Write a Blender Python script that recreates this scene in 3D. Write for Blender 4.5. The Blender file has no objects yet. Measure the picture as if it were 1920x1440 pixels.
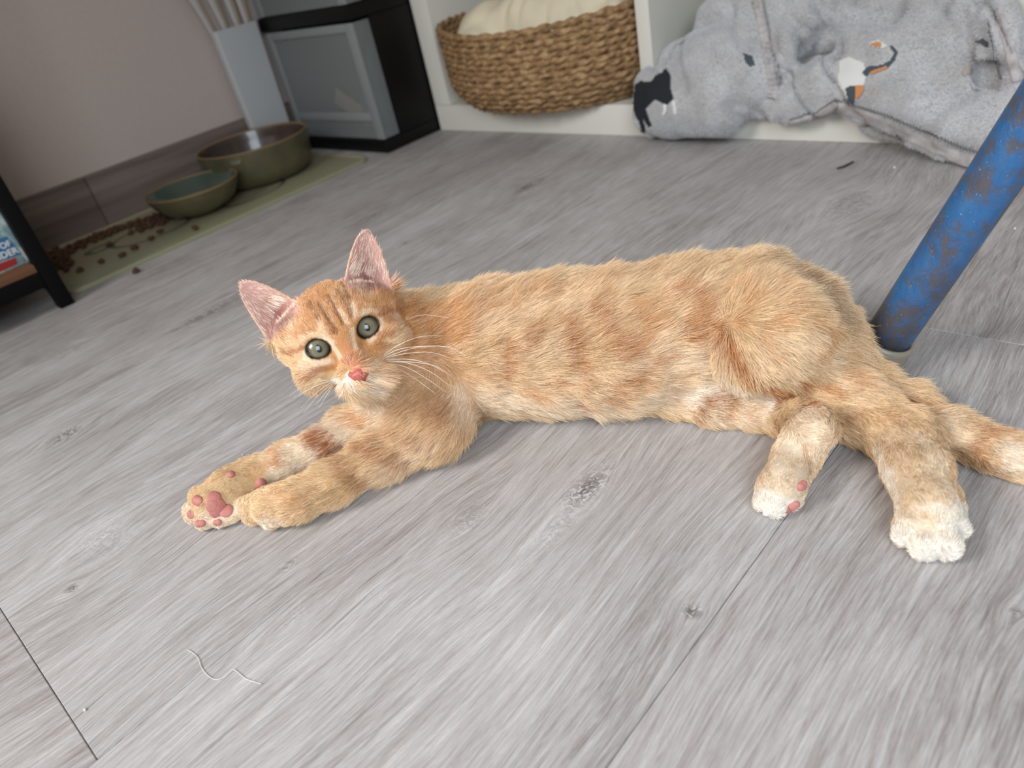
import bpy, bmesh, math, random
import numpy as np
from mathutils import Vector, Matrix
from mathutils.bvhtree import BVHTree

# ------------------------------------------------------------------ camera
RV, UV, WV, FP = np.array([0.732255, 0.652685, -0.194436]), np.array([-0.243011, 0.517122, 0.820689]), np.array([-0.636198, 0.553703, -0.537275]), 1357.32
CAM = np.array([0.0, 0.0, 0.26])
sc = bpy.context.scene
col = sc.collection
cd = bpy.data.cameras.new('camera'); cam = bpy.data.objects.new('camera', cd); col.objects.link(cam)
m = Matrix.Identity(4)
for i in range(3):
    m[i][0] = RV[i]; m[i][1] = UV[i]; m[i][2] = -WV[i]; m[i][3] = CAM[i]
cam.matrix_world = m
cd.sensor_width = 36; cd.lens = FP/1920*36; cd.clip_start = .005
cd.dof.use_dof = True; cd.dof.focus_distance = .385; cd.dof.aperture_fstop = 8.5
sc.camera = cam
# ------------------------------------------------------------------ light, world, exposure
wd = bpy.data.worlds.new('world'); sc.world = wd; wd.use_nodes = True
wd.node_tree.nodes['Background'].inputs[0].default_value = (1, .88, .78, 1)
wd.node_tree.nodes['Background'].inputs[1].default_value = .20
def area(name, loc, target, sx, sy, power, color, spread=180):
    l = bpy.data.lights.new(name, 'AREA'); l.shape = 'RECTANGLE'; l.size = sx; l.size_y = sy
    l.energy = power; l.color = color; l.spread = math.radians(spread)
    o = bpy.data.objects.new(name, l); col.objects.link(o); o.location = loc
    o.rotation_euler = (Vector(target)-Vector(loc)).to_track_quat('-Z', 'Y').to_euler()
    return o
area('window_daylight', (.74, -.52, .84), (.06, .28, 0), .8, .8, 10.4, (.80, .90, 1), 145)
area('side_window_daylight', (-.56, -.60, .78), (-.12, .22, 0), .4, .45, 4.3, (1, .97, .94), 118)
sc.view_settings.view_transform = 'Standard'; sc.view_settings.look = 'None'
sc.view_settings.gamma = 1; sc.view_settings.use_curve_mapping = False
sc.view_settings.exposure = 0.10

# ------------------------------------------------------------------ helpers
def at(x, y, z=0.0):
    """the point of height z (metres) seen at photo pixel x, y"""
    d = (x-960)/FP*RV-(y-720)/FP*UV+WV
    return CAM+(z-CAM[2])/d[2]*d
def atY(x, y, Y):
    d = (x-960)/FP*RV-(y-720)/FP*UV+WV
    return CAM+Y/d[1]*d
def ray(x, y):
    d = (x-960)/FP*RV-(y-720)/FP*UV+WV
    return d/np.linalg.norm(d)
def depth(P): return float((np.asarray(P)-CAM)@WV)
def s2l(c):
    c = np.asarray(c, float)/255
    return np.where(c <= .04045, c/12.92, ((c+.055)/1.055)**2.4)
def L(c): return tuple(s2l(c))+(1.0,)
def nt(name):
    M = bpy.data.materials.new(name); M.use_nodes = True
    t = M.node_tree; b = t.nodes['Principled BSDF']
    return M, t, b
def N(t, kind, ins=None, **kw):
    n = t.nodes.new(kind)
    for k, v in kw.items(): setattr(n, k, v)
    for k, v in (ins or {}).items():
        if isinstance(v, bpy.types.NodeSocket): t.links.new(v, n.inputs[k])
        else: n.inputs[k].default_value = v
    return n
def MA(t, op, a, b=0.0, c=0.0, clamp=False):
    n = t.nodes.new('ShaderNodeMath'); n.operation = op; n.use_clamp = clamp
    for i, v in enumerate((a, b, c)):
        if isinstance(v, bpy.types.NodeSocket): t.links.new(v, n.inputs[i])
        else: n.inputs[i].default_value = v
    return n.outputs[0]
def MIX(t, f, a, b, mode='MIX'):
    n = t.nodes.new('ShaderNodeMix'); n.data_type = 'RGBA'; n.blend_type = mode
    for i, v in ((0, f), (6, a), (7, b)):
        if isinstance(v, bpy.types.NodeSocket): t.links.new(v, n.inputs[i])
        else: n.inputs[i].default_value = v
    return n.outputs[2]
def RAMP(t, f, stops):
    n = t.nodes.new('ShaderNodeValToRGB'); t.links.new(f, n.inputs[0])
    e = n.color_ramp.elements
    while len(e) < len(stops): e.new(.5)
    for q, (p, c) in zip(e, stops):
        q.position = p; q.color = c if len(c) == 4 else tuple(c)+(1,)
    return n.outputs[0]
def mat(name, rgb, rough=.6, noise=0, scale=40, bump=0, spec=.5, alpha=1, coat=0, metal=0, trans=0, stretch=(1, 1, 1), rgb2=None, sheen=0):
    M, t, b = nt(name)
    b.inputs['Base Color'].default_value = L(rgb); b.inputs['Roughness'].default_value = rough
    b.inputs['Specular IOR Level'].default_value = spec; b.inputs['Alpha'].default_value = alpha
    b.inputs['Coat Weight'].default_value = coat; b.inputs['Metallic'].default_value = metal
    b.inputs['Transmission Weight'].default_value = trans; b.inputs['Sheen Weight'].default_value = sheen
    if noise or bump or rgb2:
        tc = N(t, 'ShaderNodeTexCoord'); mp = N(t, 'ShaderNodeMapping', {0: tc.outputs['Object'], 3: stretch})
        nz = N(t, 'ShaderNodeTexNoise', {'Vector': mp.outputs[0], 'Scale': scale, 'Detail': 5})
        if rgb2 is None: rgb2 = tuple(max(0, c*(1-noise)) for c in rgb)
        f = MA(t, 'MULTIPLY_ADD', nz.outputs[0], 2.2, -.6, clamp=True)
        t.links.new(MIX(t, f, L(rgb2), L(rgb)), b.inputs['Base Color'])
        if bump:
            bp = N(t, 'ShaderNodeBump', {'Height': nz.outputs[0], 'Strength': .6, 'Distance': bump})
            t.links.new(bp.outputs[0], b.inputs['Normal'])
    return M
def link(name, me, M=None, parent=None, loc=None):
    o = bpy.data.objects.new(name, me); col.objects.link(o)
    if M: me.materials.append(M)
    if parent: o.parent = parent
    if loc is not None: o.location = loc
    return o
def empty(name, loc=(0, 0, 0)):
    o = bpy.data.objects.new(name, None); col.objects.link(o); o.location = loc; o.empty_display_size = .02
    return o
def tag(o, label=None, cat=None, group=None, kind=None):
    if label: o['label'] = label
    if cat: o['category'] = cat
    if group: o['group'] = group
    if kind: o['kind'] = kind
    return o
def pydata(name, V, F, M=None, parent=None, smooth=False, off=None):
    """mesh from world coordinates; off = location of the parent"""
    me = bpy.data.meshes.new(name)
    V = np.asarray(V, float)
    if off is not None: V = V-np.asarray(off)
    me.from_pydata([tuple(v) for v in V], [], F)
    if smooth: me.shade_smooth()
    me.update()
    return link(name, me, M, parent)
def boxm(name, lo, hi, M, parent=None, bev=.0015, off=(0, 0, 0), seg=2):
    bm = bmesh.new(); bmesh.ops.create_cube(bm, size=1)
    lo = np.array(lo, float); hi = np.array(hi, float)
    for v in bm.verts:
        for i in range(3): v.co[i] = (lo[i]+hi[i])/2-off[i]+v.co[i]*(hi[i]-lo[i])
    if bev: bmesh.ops.bevel(bm, geom=bm.edges[:], offset=bev, segments=seg, affect='EDGES', profile=.6)
    me = bpy.data.meshes.new(name); bm.to_mesh(me); bm.free()
    if bev: me.shade_smooth(); me.set_sharp_from_angle(angle=.6)
    return link(name, me, M, parent)
def lathe(name, prof, M, parent=None, seg=64, loc=(0, 0, 0)):
    V = []; F = []
    n = len(prof)
    for j in range(seg):
        a = 2*math.pi*j/seg
        for r_, z in prof: V.append((r_*math.cos(a)+loc[0], r_*math.sin(a)+loc[1], z+loc[2]))
    for j in range(seg):
        for i in range(n-1):
            F.append((j*n+i, ((j+1) % seg)*n+i, ((j+1) % seg)*n+i+1, j*n+i+1))
    return pydata(name, V, F, M, parent, True)
def tube_geo(P, R, seg=8, cap=True):
    P = [Vector(p) for p in P]; n = len(P)
    if not hasattr(R, '__len__'): R = [R]*n
    V = []; F = []; up = None
    for i in range(n):
        t = (P[min(i+1, n-1)]-P[max(i-1, 0)]).normalized()
        if up is None:
            up = Vector((0, 0, 1)) if abs(t.z) < .9 else Vector((1, 0, 0))
        s = t.cross(up).normalized(); up = s.cross(t).normalized()
        for k in range(seg):
            a = 2*math.pi*k/seg
            V.append(P[i]+(s*math.cos(a)+up*math.sin(a))*R[i])
    for i in range(n-1):
        for k in range(seg):
            F.append((i*seg+k, i*seg+(k+1) % seg, (i+1)*seg+(k+1) % seg, (i+1)*seg+k))
    if cap:
        F.append(tuple(range(seg))[::-1]); F.append(tuple((n-1)*seg+k for k in range(seg)))
    return [tuple(v) for v in V], F
def tube(name, P, R, M, parent=None, seg=8, off=None):
    V, F = tube_geo(P, R, seg); return pydata(name, V, F, M, parent, True, off)
def merge(parts):
    V = []; F = []
    for v, f in parts:
        b = len(V); V += list(v); F += [tuple(i+b for i in q) for q in f]
    return V, F
def hash3(I, s):
    I = I.astype(np.int64)
    h = (I[..., 0]*374761393+I[..., 1]*668265263+I[..., 2]*2147483647+s*144269) & 0xffffffff
    h = ((h ^ (h >> 13))*1274126177) & 0xffffffff
    h = ((h ^ (h >> 15))*2246822519) & 0xffffffff
    return ((h ^ (h >> 16)) & 0xffff)/65535.0
def vnoise(P, scale, seed=0):
    Q = np.asarray(P)*scale; I = np.floor(Q); f_ = Q-I; f_ = f_*f_*(3-2*f_)
    out = 0
    for dx in (0, 1):
        for dy in (0, 1):
            for dz in (0, 1):
                w_ = (f_[:, 0] if dx else 1-f_[:, 0])*(f_[:, 1] if dy else 1-f_[:, 1])*(f_[:, 2] if dz else 1-f_[:, 2])
                out = out+w_*hash3(I+np.array([dx, dy, dz]), seed)
    return out*2-1

# ---- signed distance modelling: soft bodies grown as ONE skin
def sph(x, y, rp, z=None, Y=None, sink=0.0):
    """ball whose outline has rp photo pixels radius at x, y; rests on the floor unless z or Y given"""
    if Y is not None:
        c = atY(x, y, Y); return (c, rp*depth(c)/FP)
    if z is not None:
        c = at(x, y, z); return (c, rp*depth(c)/FP)
    z = .02
    for _ in range(12):
        c = at(x, y, z); z = rp*depth(c)/FP-sink
    return (at(x, y, z), rp*depth(at(x, y, z))/FP)
def sd_cone(P, a, b, ra, rb):
    ba = b-a; l2 = max(float(ba@ba), 1e-12)
    t = np.clip(((P-a)@ba)/l2, 0, 1)
    return np.linalg.norm(P-(a+t[..., None]*ba), axis=-1)-(ra+(rb-ra)*t)
def sd_ell(P, c, Rm, rad):
    q = (P-c)@Rm.T
    k0 = np.linalg.norm(q/rad, axis=-1); k1 = np.linalg.norm(q/(rad*rad), axis=-1)
    return k0*(k0-1)/np.maximum(k1, 1e-9)
class SDF:
    def __init__(s): s.pr = []
    def cone(s, A, B, k=.01, sub=False):
        (a, ra), (b, rb) = A, B
        lo = np.minimum(a-ra, b-rb); hi = np.maximum(a+ra, b+rb)
        s.pr.append((lambda P: sd_cone(P, a, b, ra, rb), lo, hi, k, sub, (b-a)/max(np.linalg.norm(b-a), 1e-9)))
    def chain(s, pts, k=.01):
        for A, B in zip(pts[:-1], pts[1:]): s.cone(A, B, k)
    def ell(s, c, Rm, rad, k=.01, sub=False, flow=None):
        rad = np.array(rad); ext = np.abs(Rm.T)@rad
        s.pr.append((lambda P: sd_ell(P, c, Rm, rad), c-ext, c+ext, k, sub, flow))
    def fn(s, f, lo, hi, k, sub=False): s.pr.append((f, np.array(lo), np.array(hi), k, sub, None))
    def mesh(s, name, vox, noise=None):
        import openvdb
        lo = np.min([p[1] for p in s.pr if not p[4]], 0)-.012; hi = np.max([p[2] for p in s.pr if not p[4]], 0)+.012
        n = np.ceil((hi-lo)/vox).astype(int)+1
        F = np.full(n, .03, np.float32)
        for f, a, b, k, sub, _ in s.pr:
            mg = max(k, .004)+.004
            i0 = np.clip(((a-mg-lo)/vox).astype(int), 0, n); i1 = np.clip(((b+mg-lo)/vox).astype(int)+2, 0, n)
            if np.any(i1 <= i0): continue
            ax = [lo[i]+vox*np.arange(i0[i], i1[i]) for i in range(3)]
            for c0 in range(0, len(ax[0]), 40):
                X = np.stack(np.meshgrid(ax[0][c0:c0+40], ax[1], ax[2], indexing='ij'), -1)
                d = f(X).astype(np.float32)
                sl = (slice(i0[0]+c0, i0[0]+c0+X.shape[0]), slice(i0[1], i1[1]), slice(i0[2], i1[2]))
                G = F[sl]
                if sub: d = -d; h = np.maximum(k-np.abs(G-d), 0)/k; F[sl] = np.maximum(G, d)+h*h*k/4
                else: h = np.maximum(k-np.abs(G-d), 0)/k; F[sl] = np.minimum(G, d)-h*h*k/4
        g = openvdb.FloatGrid(.03); g.copyFromArray(F)
        pts, tri, quads = g.convertToPolygons(isovalue=0.0, adaptivity=0.0)
        pts = pts*vox+lo
        pts[:, 2] = np.maximum(pts[:, 2], .0004)
        me = bpy.data.meshes.new(name)
        me.from_pydata(pts.tolist(), [], [tuple(q) for q in quads.tolist()]+[tuple(q) for q in tri.tolist()])
        me.shade_smooth(); me.update()
        return me
def bvh_of(me):
    V = [v.co for v in me.vertices]; return BVHTree.FromPolygons(V, [tuple(p.vertices) for p in me.polygons])
def hit(bv, x, y):
    h_ = bv.ray_cast(Vector(CAM), Vector(ray(x, y)))
    return (np.array(h_[0]), np.array(h_[1])) if h_[0] is not None else (None, None)
def mesh_arrays(me):
    me.calc_loop_triangles()
    V = np.empty(len(me.vertices)*3, np.float32); me.vertices.foreach_get('co', V); V = V.reshape(-1, 3)
    Nn = np.empty(len(me.vertices)*3, np.float32); me.vertex_normals.foreach_get('vector', Nn); Nn = Nn.reshape(-1, 3)
    T = np.empty(len(me.loop_triangles)*3, np.int32); me.loop_triangles.foreach_get('vertices', T); T = T.reshape(-1, 3)
    return V, Nn, T
def scatter(me, n, rng, wfn=None):
    V, Nn, T = mesh_arrays(me)
    A = np.linalg.norm(np.cross(V[T[:, 1]]-V[T[:, 0]], V[T[:, 2]]-V[T[:, 0]]), axis=1)
    if wfn is not None: A = A*wfn(V[T[:, 0]])
    i = np.searchsorted(np.cumsum(A)/A.sum(), rng.random(n)); i = np.minimum(i, len(T)-1)
    a = rng.random((n, 1)); b = rng.random((n, 1)); fl_ = a+b > 1; a = np.where(fl_, 1-a, a); b = np.where(fl_, 1-b, b)
    t = T[i]
    P = V[t[:, 0]]*(1-a-b)+V[t[:, 1]]*a+V[t[:, 2]]*b
    Q = Nn[t[:, 0]]*(1-a-b)+Nn[t[:, 1]]*a+Nn[t[:, 2]]*b
    return P, Q/np.linalg.norm(Q, axis=1, keepdims=True)
def hair_object(name, P, C, rad, M, parent):
    """P (n, k, 3) points, C (n, 3) linear colour, rad (n,) root radius"""
    n, k, _ = P.shape
    h = bpy.data.hair_curves.new(name); h.add_curves([k]*n)
    h.attributes['position'].data.foreach_set('vector', P.astype(np.float32).ravel())
    a = h.attributes.new('col', 'FLOAT_COLOR', 'CURVE')
    a.data.foreach_set('color', np.concatenate([C, np.ones((n, 1))], 1).astype(np.float32).ravel())
    taper = np.array([1, .95, .8, .55, .15]) if k == 5 else np.linspace(1, .15, k)
    ra = h.attributes.get('radius') or h.attributes.new('radius', 'FLOAT', 'POINT')
    ra.data.foreach_set('value', (rad[:, None]*taper[None, :k]).astype(np.float32).ravel())
    h.materials.append(M)
    o = bpy.data.objects.new(name, h); col.objects.link(o); o.parent = parent
    return o
def strokes_color(P, C, strokes, bv, nshift=None):
    """paint coat markings: each stroke is a line along the skin, blended by distance in space"""
    for (rgb, rp, s, pts) in strokes:
        Q = [q for q in (hit(bv, *p)[0] for p in pts) if q is not None]
        if not Q: continue
        if len(Q) == 1: Q = Q*2
        r_ = rp*depth(Q[0])/FP
        Q = np.array(Q)
        lo, hi = Q.min(0)-r_*1.3, Q.max(0)+r_*1.3
        idx = np.where(np.all((P > lo) & (P < hi), axis=1))[0]
        if not len(idx): continue
        p = P[idx]; d = np.full(len(idx), 9.)
        for a, b in zip(Q[:-1], Q[1:]): d = np.minimum(d, sd_cone(p, a, b, 0, 0))
        d = d*(1+.30*(nshift[idx] if nshift is not None else 0))
        w_ = np.clip((1-d/r_)*1.7, 0, 1); w_ = (w_*w_*(3-2*w_)*s)[:, None]
        C[idx] = C[idx]*(1-w_)+s2l(rgb)[None]*w_
    return C
rng = np.random.default_rng(7); random.seed(7)
# ------------------------------------------------------------------ floor
JX = [-.1075+.1765*i for i in range(-6, 8)]
FMt, t, b = nt('vinyl_plank')
geo = N(t, 'ShaderNodeNewGeometry'); pos = geo.outputs['Position']
ton = N(t, 'ShaderNodeAttribute', attribute_name='tone'); sep = N(t, 'ShaderNodeSeparateXYZ', {0: pos})
X, Y = sep.outputs[0], sep.outputs[1]
sd = N(t, 'ShaderNodeAttribute', attribute_name='seed').outputs['Fac']
# knots: grain lines open around them, centre darker.  x, y, half width, half length, spread, darkness
KN = [(1100, 915, .011, .026, .9, 1.0), (1050, 985, .010, .030, .5, .3), (125, 815, .013, .020, .8, .9), (1300, 1146, .006, .006, .6, 1.0), (135, 1103, .006, .006, .7, .8), (985, 352, .012, .03, .8, .8),
      (1340, 640, .02, .04, .7, .3), (200, 1010, .03, .03, .6, .25), (1905, 1147, .004, .004, .5, .6), (385, 590, .02, .06, .8, .7), (700, 405, .012, .04, .8, .5), (1600, 380, .03, .05, .9, .5), (120, 660, .02, .03, .8, .4), (540, 1060, .005, .01, .6, .5), (880, 970, .012, .02, .9, .35), (1750, 350, .01, .02, .6, .3), (760, 455, .006, .012, .6, .8), (560, 1150, .01, .02, .5, .15)]
Xw = X; dark = None
for (kx, ky, a, c, sp, dk) in KN:
    p = at(kx, ky)
    dx = MA(t, 'SUBTRACT', X, float(p[0])); dy = MA(t, 'SUBTRACT', Y, float(p[1]))
    e = MA(t, 'ADD', MA(t, 'POWER', MA(t, 'DIVIDE', dx, a), 2), MA(t, 'POWER', MA(t, 'DIVIDE', dy, c), 2))
    g = MA(t, 'EXPONENT', MA(t, 'MULTIPLY', e, -.45))
    Xw = MA(t, 'SUBTRACT', Xw, MA(t, 'MULTIPLY', MA(t, 'MULTIPLY', dx, g), sp*.8))
    g2 = MA(t, 'MULTIPLY', MA(t, 'EXPONENT', MA(t, 'MULTIPLY', e, -3.0)), dk)
    dark = g2 if dark is None else MA(t, 'MAXIMUM', dark, g2)
lowv = N(t, 'ShaderNodeCombineXYZ', {0: MA(t, 'MULTIPLY', X, 9), 1: MA(t, 'MULTIPLY', Y, 3.2), 2: sd})
low = N(t, 'ShaderNodeTexNoise', {'Vector': lowv.outputs[0], 'Scale': 1, 'Detail': 2}).outputs[0]
Xw = MA(t, 'ADD', Xw, MA(t, 'MULTIPLY', low, .05))
def gr(sx_, sy_, det, dist=0, rough=.55):
    v = N(t, 'ShaderNodeCombineXYZ', {0: MA(t, 'MULTIPLY', Xw, sx_), 1: MA(t, 'MULTIPLY', Y, sy_), 2: sd})
    return N(t, 'ShaderNodeTexNoise', {'Vector': v.outputs[0], 'Scale': 1, 'Detail': det, 'Distortion': dist, 'Roughness': rough}).outputs[0]
g_big = gr(26, 4.5, 3, .4); g_mid = gr(240, 14, 5, .9, .65); g_fin = gr(1050, 48, 4, .4, .75); g_pore = gr(1500, 260, 3)
blot = N(t, 'ShaderNodeTexNoise', {'Vector': pos, 'Scale': 14, 'Detail': 5}).outputs[0]
val = MA(t, 'MULTIPLY_ADD', g_big, .42, -.21)
val = MA(t, 'ADD', val, MA(t, 'MULTIPLY_ADD', g_mid, .75, -.375))
val = MA(t, 'ADD', val, MA(t, 'MULTIPLY_ADD', g_fin, 1.0, -.50))
val = MA(t, 'ADD', val, MA(t, 'MULTIPLY_ADD', blot, .30, -.15))
val = MA(t, 'ADD', val, MA(t, 'MULTIPLY', ton.outputs['Fac'], .16))
val = MA(t, 'ADD', val, .5, clamp=True)
c = RAMP(t, val, [(.12, L((114, 107, 104))), (.33, L((152, 147, 145))), (.5, L((177, 175, 174))), (.68, L((197, 197, 198))), (.9, L((220, 221, 223)))])
c = MIX(t, MA(t, 'MULTIPLY', g_big, .35), c, L((184, 168, 162)))
# thin dark splits
spl = MA(t, 'MULTIPLY', MA(t, 'SUBTRACT', .36, gr(330, 8, 3, .3)), 9, clamp=True)
c = MIX(t, MA(t, 'MULTIPLY', spl, .5), c, L((112, 104, 98)))
kn = N(t, 'ShaderNodeTexNoise', {'Vector': pos, 'Scale': 260, 'Detail': 4, 'Distortion': 1.5}).outputs[0]
kd = MA(t, 'MULTIPLY', dark, MA(t, 'MULTIPLY', MA(t, 'SUBTRACT', .58, kn), 7, clamp=True))
c = MIX(t, MA(t, 'MULTIPLY', kd, .85), c, L((84, 76, 72)))
kl = MA(t, 'MULTIPLY', dark, MA(t, 'MULTIPLY', MA(t, 'SUBTRACT', kn, .54), 5, clamp=True))
c = MIX(t, MA(t, 'MULTIPLY', kl, .6), c, L((214, 210, 206)))
t.links.new(c, b.inputs['Base Color'])
hgt = MA(t, 'ADD', MA(t, 'MULTIPLY', g_fin, 1.0), MA(t, 'MULTIPLY', g_mid, .8)); hgt = MA(t, 'ADD', hgt, MA(t, 'MULTIPLY', g_pore, .5)); hgt = MA(t, 'SUBTRACT', hgt, kd)
bp = N(t, 'ShaderNodeBump', {'Height': hgt, 'Strength': .7, 'Distance': .0006}); t.links.new(bp.outputs[0], b.inputs['Normal'])
t.links.new(MA(t, 'MULTIPLY_ADD', g_fin, .25, .38), b.inputs['Roughness'])
b.inputs['Specular IOR Level'].default_value = .42
UND = mat('underlay', (96, 90, 86), .9)
floor = boxm('floor', (-1.25, -1.3, -.03), (1.05, 1.25, -.0042), UND, bev=0); tag(floor, kind='structure')
rows = {}
for i in range(len(JX)-1):
    x0, x1 = JX[i], JX[i+1]
    if x0 > 1.0 or x1 < -1.22: continue
    ph = {0: 0}.get(i, 0)
    mid = (x0+x1)/2
    if -.456 < mid < -.283: js = [-1.24, -.027, 1.19]
    elif -.283 <= mid < -.1075: js = [-.62, .80]
    elif -.1075 <= mid < .07: js = [-.78, .43]
    elif -.64 < mid <= -.456: js = [-.9, .86]
    else: js = [(-.75+.37*i) % 1.22-1.22+k*1.22 for k in range(3)]
    ys = [-1.3]+[y for y in sorted(js) if -1.25 < y < 1.2]+[1.25]
    for k in range(len(ys)-1):
        g_ = .00016
        lo = (max(x0, -1.25)+g_, ys[k]+g_, -.0042); hi = (min(x1, 1.05)-g_, ys[k+1]-g_, 0)
        o = boxm('plank', lo, hi, FMt, floor, bev=.00035, seg=1)
        me = o.data
        tv = {True: 0}.get(False, 0) if False else random.uniform(-.5, .5)
        if -.283 <= mid < -.1075: tv = .25
        if -.1075 <= mid < .07: tv = -.1 if ys[k] < .4 else -.35
        if -.456 < mid < -.283: tv = .1 if ys[k] > -.03-.01 else -.3
        a = me.attributes.new('tone', 'FLOAT', 'POINT'); a.data.foreach_set('value', [tv]*len(me.vertices))
        a = me.attributes.new('seed', 'FLOAT', 'POINT'); a.data.foreach_set('value', [random.uniform(0, 50)]*len(me.vertices))
        me.shade_flat()
# ------------------------------------------------------------------ walls, baseboard
WLM = mat('wallpaper', (190, 176, 168), .85, noise=.03, scale=160, bump=.0004, stretch=(1, 1, 1))
tag(boxm('wall_left', (-1.21, -1.3, -.03), (-1.15, 1.25, 1.5), WLM, bev=0), kind='structure')
tag(boxm('wall_back', (-1.15, 1.15, -.03), (1.05, 1.21, 1.5), WLM, bev=0), kind='structure')
BBM, t, b = nt('baseboard_wood')
tc = N(t, 'ShaderNodeTexCoord'); mp = N(t, 'ShaderNodeMapping', {0: tc.outputs['Object'], 3: (30, 4, 90)})
nz = N(t, 'ShaderNodeTexNoise', {'Vector': mp.outputs[0], 'Scale': 1, 'Detail': 5})
t.links.new(RAMP(t, nz.outputs[0], [(.3, L((88, 76, 70))), (.7, L((126, 112, 104)))]), b.inputs['Base Color']); b.inputs['Roughness'].default_value = .55
bb = empty('baseboard_left', (-1.15, 0, 0)); tag(bb, kind='structure')
for (y0, y1) in ((-1.3, -.55), (-.549, .3145), (.3155, 1.15)):
    boxm('board', (.0002, y0, 0.0002), (.012, y1, .072), BBM, bb, bev=.0012)

# ------------------------------------------------------------------ cube shelf
SH = empty('cube_shelf', (-.506, .756, 0))
tag(SH, 'white cube shelf holding the woven basket and the grey fleece blanket', 'shelf')
WHM = mat('white_laminate', (226, 224, 214), .45)
so = np.array((-.506, .756, 0))
def sb(name, lo, hi): return boxm(name, lo, hi, WHM, SH, bev=.0008, off=so)
y0, y1 = .756, 1.146
for a, c_ in ((-.893, -.859), (-.153, -.119)): sb('side_panel', (a, y0, .0385), (c_, y1, .732))
sb('bottom_board', (-.893, y0, .0003), (-.119, y1, .038)); sb('top_board', (-.893, y0, .7325), (-.119, y1, .770))
sb('divider', (-.518, y0+.001, .0385), (-.500, y1, .732))
sb('shelf_board', (-.8585, y0+.001, .373), (-.5185, y1, .389)); sb('shelf_board', (-.4995, y0+.001, .373), (-.1535, y1, .389))
sb('back_panel', (-.8585, y1-.006, .0385), (-.1535, y1-.001, .732))

# ------------------------------------------------------------------ drawer tower
TW = empty('drawer_tower', (-1.0, .65, 0)); to = np.array((-1.0, .65, 0))
tag(TW, 'black plastic drawer tower with translucent drawers between wall and white shelf', 'drawer unit')
BKM = mat('black_plastic', (10, 9, 10), .45, spec=.3); 
TRM, t, b = nt('frosted_plastic')
b.inputs['Base Color'].default_value = L((150, 154, 154)); b.inputs['Roughness'].default_value = .4; b.inputs['Alpha'].default_value = .42
DRM = mat('frosted_frame', (144, 148, 148), .4, alpha=.85)
tx0, tx1 = -1.128, -.8965
def tb(name, lo, hi, M=BKM, par=TW, bev=.003): return boxm(name, lo, hi, M, par, bev=bev, off=to)
ty0, ty1 = .649, 1.0
zs = [.0003, .180, .360, .540]
for z in zs: tb('frame_plate', (tx0-(.004 if z > .1 else 0), ty0, z), (tx1, ty1, z+.0185))
for z in zs[:3]:
    za, zb = z+.0187, z+.1797
    for xa, xb in ((tx0, tx0+.006), (tx1-.006, tx1)): tb('frame_side', (xa, ty0+.033, za), (xb, ty1, zb), bev=.001)
    # drawer
    dr = empty('drawer', (0, 0, 0)); dr.parent = TW
    xa, xb = tx0+.003, tx1-.0065-.002
    def db(lo, hi, M, nm): return tb(nm, lo, hi, M, dr, .001)
    fz0, fz1 = za+.001, zb-.003
    db((xa, ty0+.002, fz0), (xa+.014, ty0+.006, fz1), DRM, 'front_frame'); db((xb-.012, ty0+.002, fz0), (xb+.006, ty0+.006, fz1), DRM, 'front_frame')
    db((xa+.014, ty0+.002, fz1-.011), (xb-.012, ty0+.006, fz1), DRM, 'front_frame'); db((xa+.014, ty0+.002, fz0+.026), (xb-.012, ty0+.0062, fz0+.038), DRM, 'front_frame')
    db((xa+.014, ty0+.004, fz0), (xb-.012, ty0+.0055, fz1-.011), TRM, 'front_panel')
    db((xb+.0035, ty0+.0062, fz0), (xb+.0055, ty0+.0325, fz1), TRM, 'side_wall')
    db((xa+.003, ty0+.006, fz0), (xa+.005, ty1-.01, fz1-.02), TRM, 'side_wall'); db((xb-.006, ty0+.034, fz0), (xb-.004, ty1-.01, fz1-.02), TRM, 'side_wall')
    db((xa+.006, ty0+.007, fz0), (xb-.006, ty1-.01, fz0+.002), TRM, 'drawer_base'); db((xa+.006, ty1-.009, fz0), (xb-.006, ty1-.007, fz1-.02), TRM, 'back_wall')
GRT = mat('teal_cloth', (64, 128, 112), .8, noise=.3, scale=60); YEL = mat('tan_card', (200, 178, 132), .8)
def blob(name, spheres, M, vox=.0025, k=.01, loc=None):
    s = SDF()
    for A, B in spheres: s.cone((np.array(A[:3], float), A[3]), (np.array(B[:3], float), B[3]), k)
    me = s.mesh(name, vox); return link(name, me, M)
o = blob('cloth_roll', [((-.940, .683, .062, .022), (-.930, .708, .125, .020)), ((-.932, .70, .050, .022), (-.932, .76, .052, .022))], GRT); tag(o, 'teal cloth seen through the frosted front of the lowest drawer', 'cloth')
o = boxm('card', (-.035, -.002, -.012), (.035, .002, .012), YEL, bev=.001); o.location = (-.985, .672, .060); o.rotation_euler = (0, .55, .1); tag(o, 'tan card strip lying slanted behind the lowest drawer front', 'card')

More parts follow.
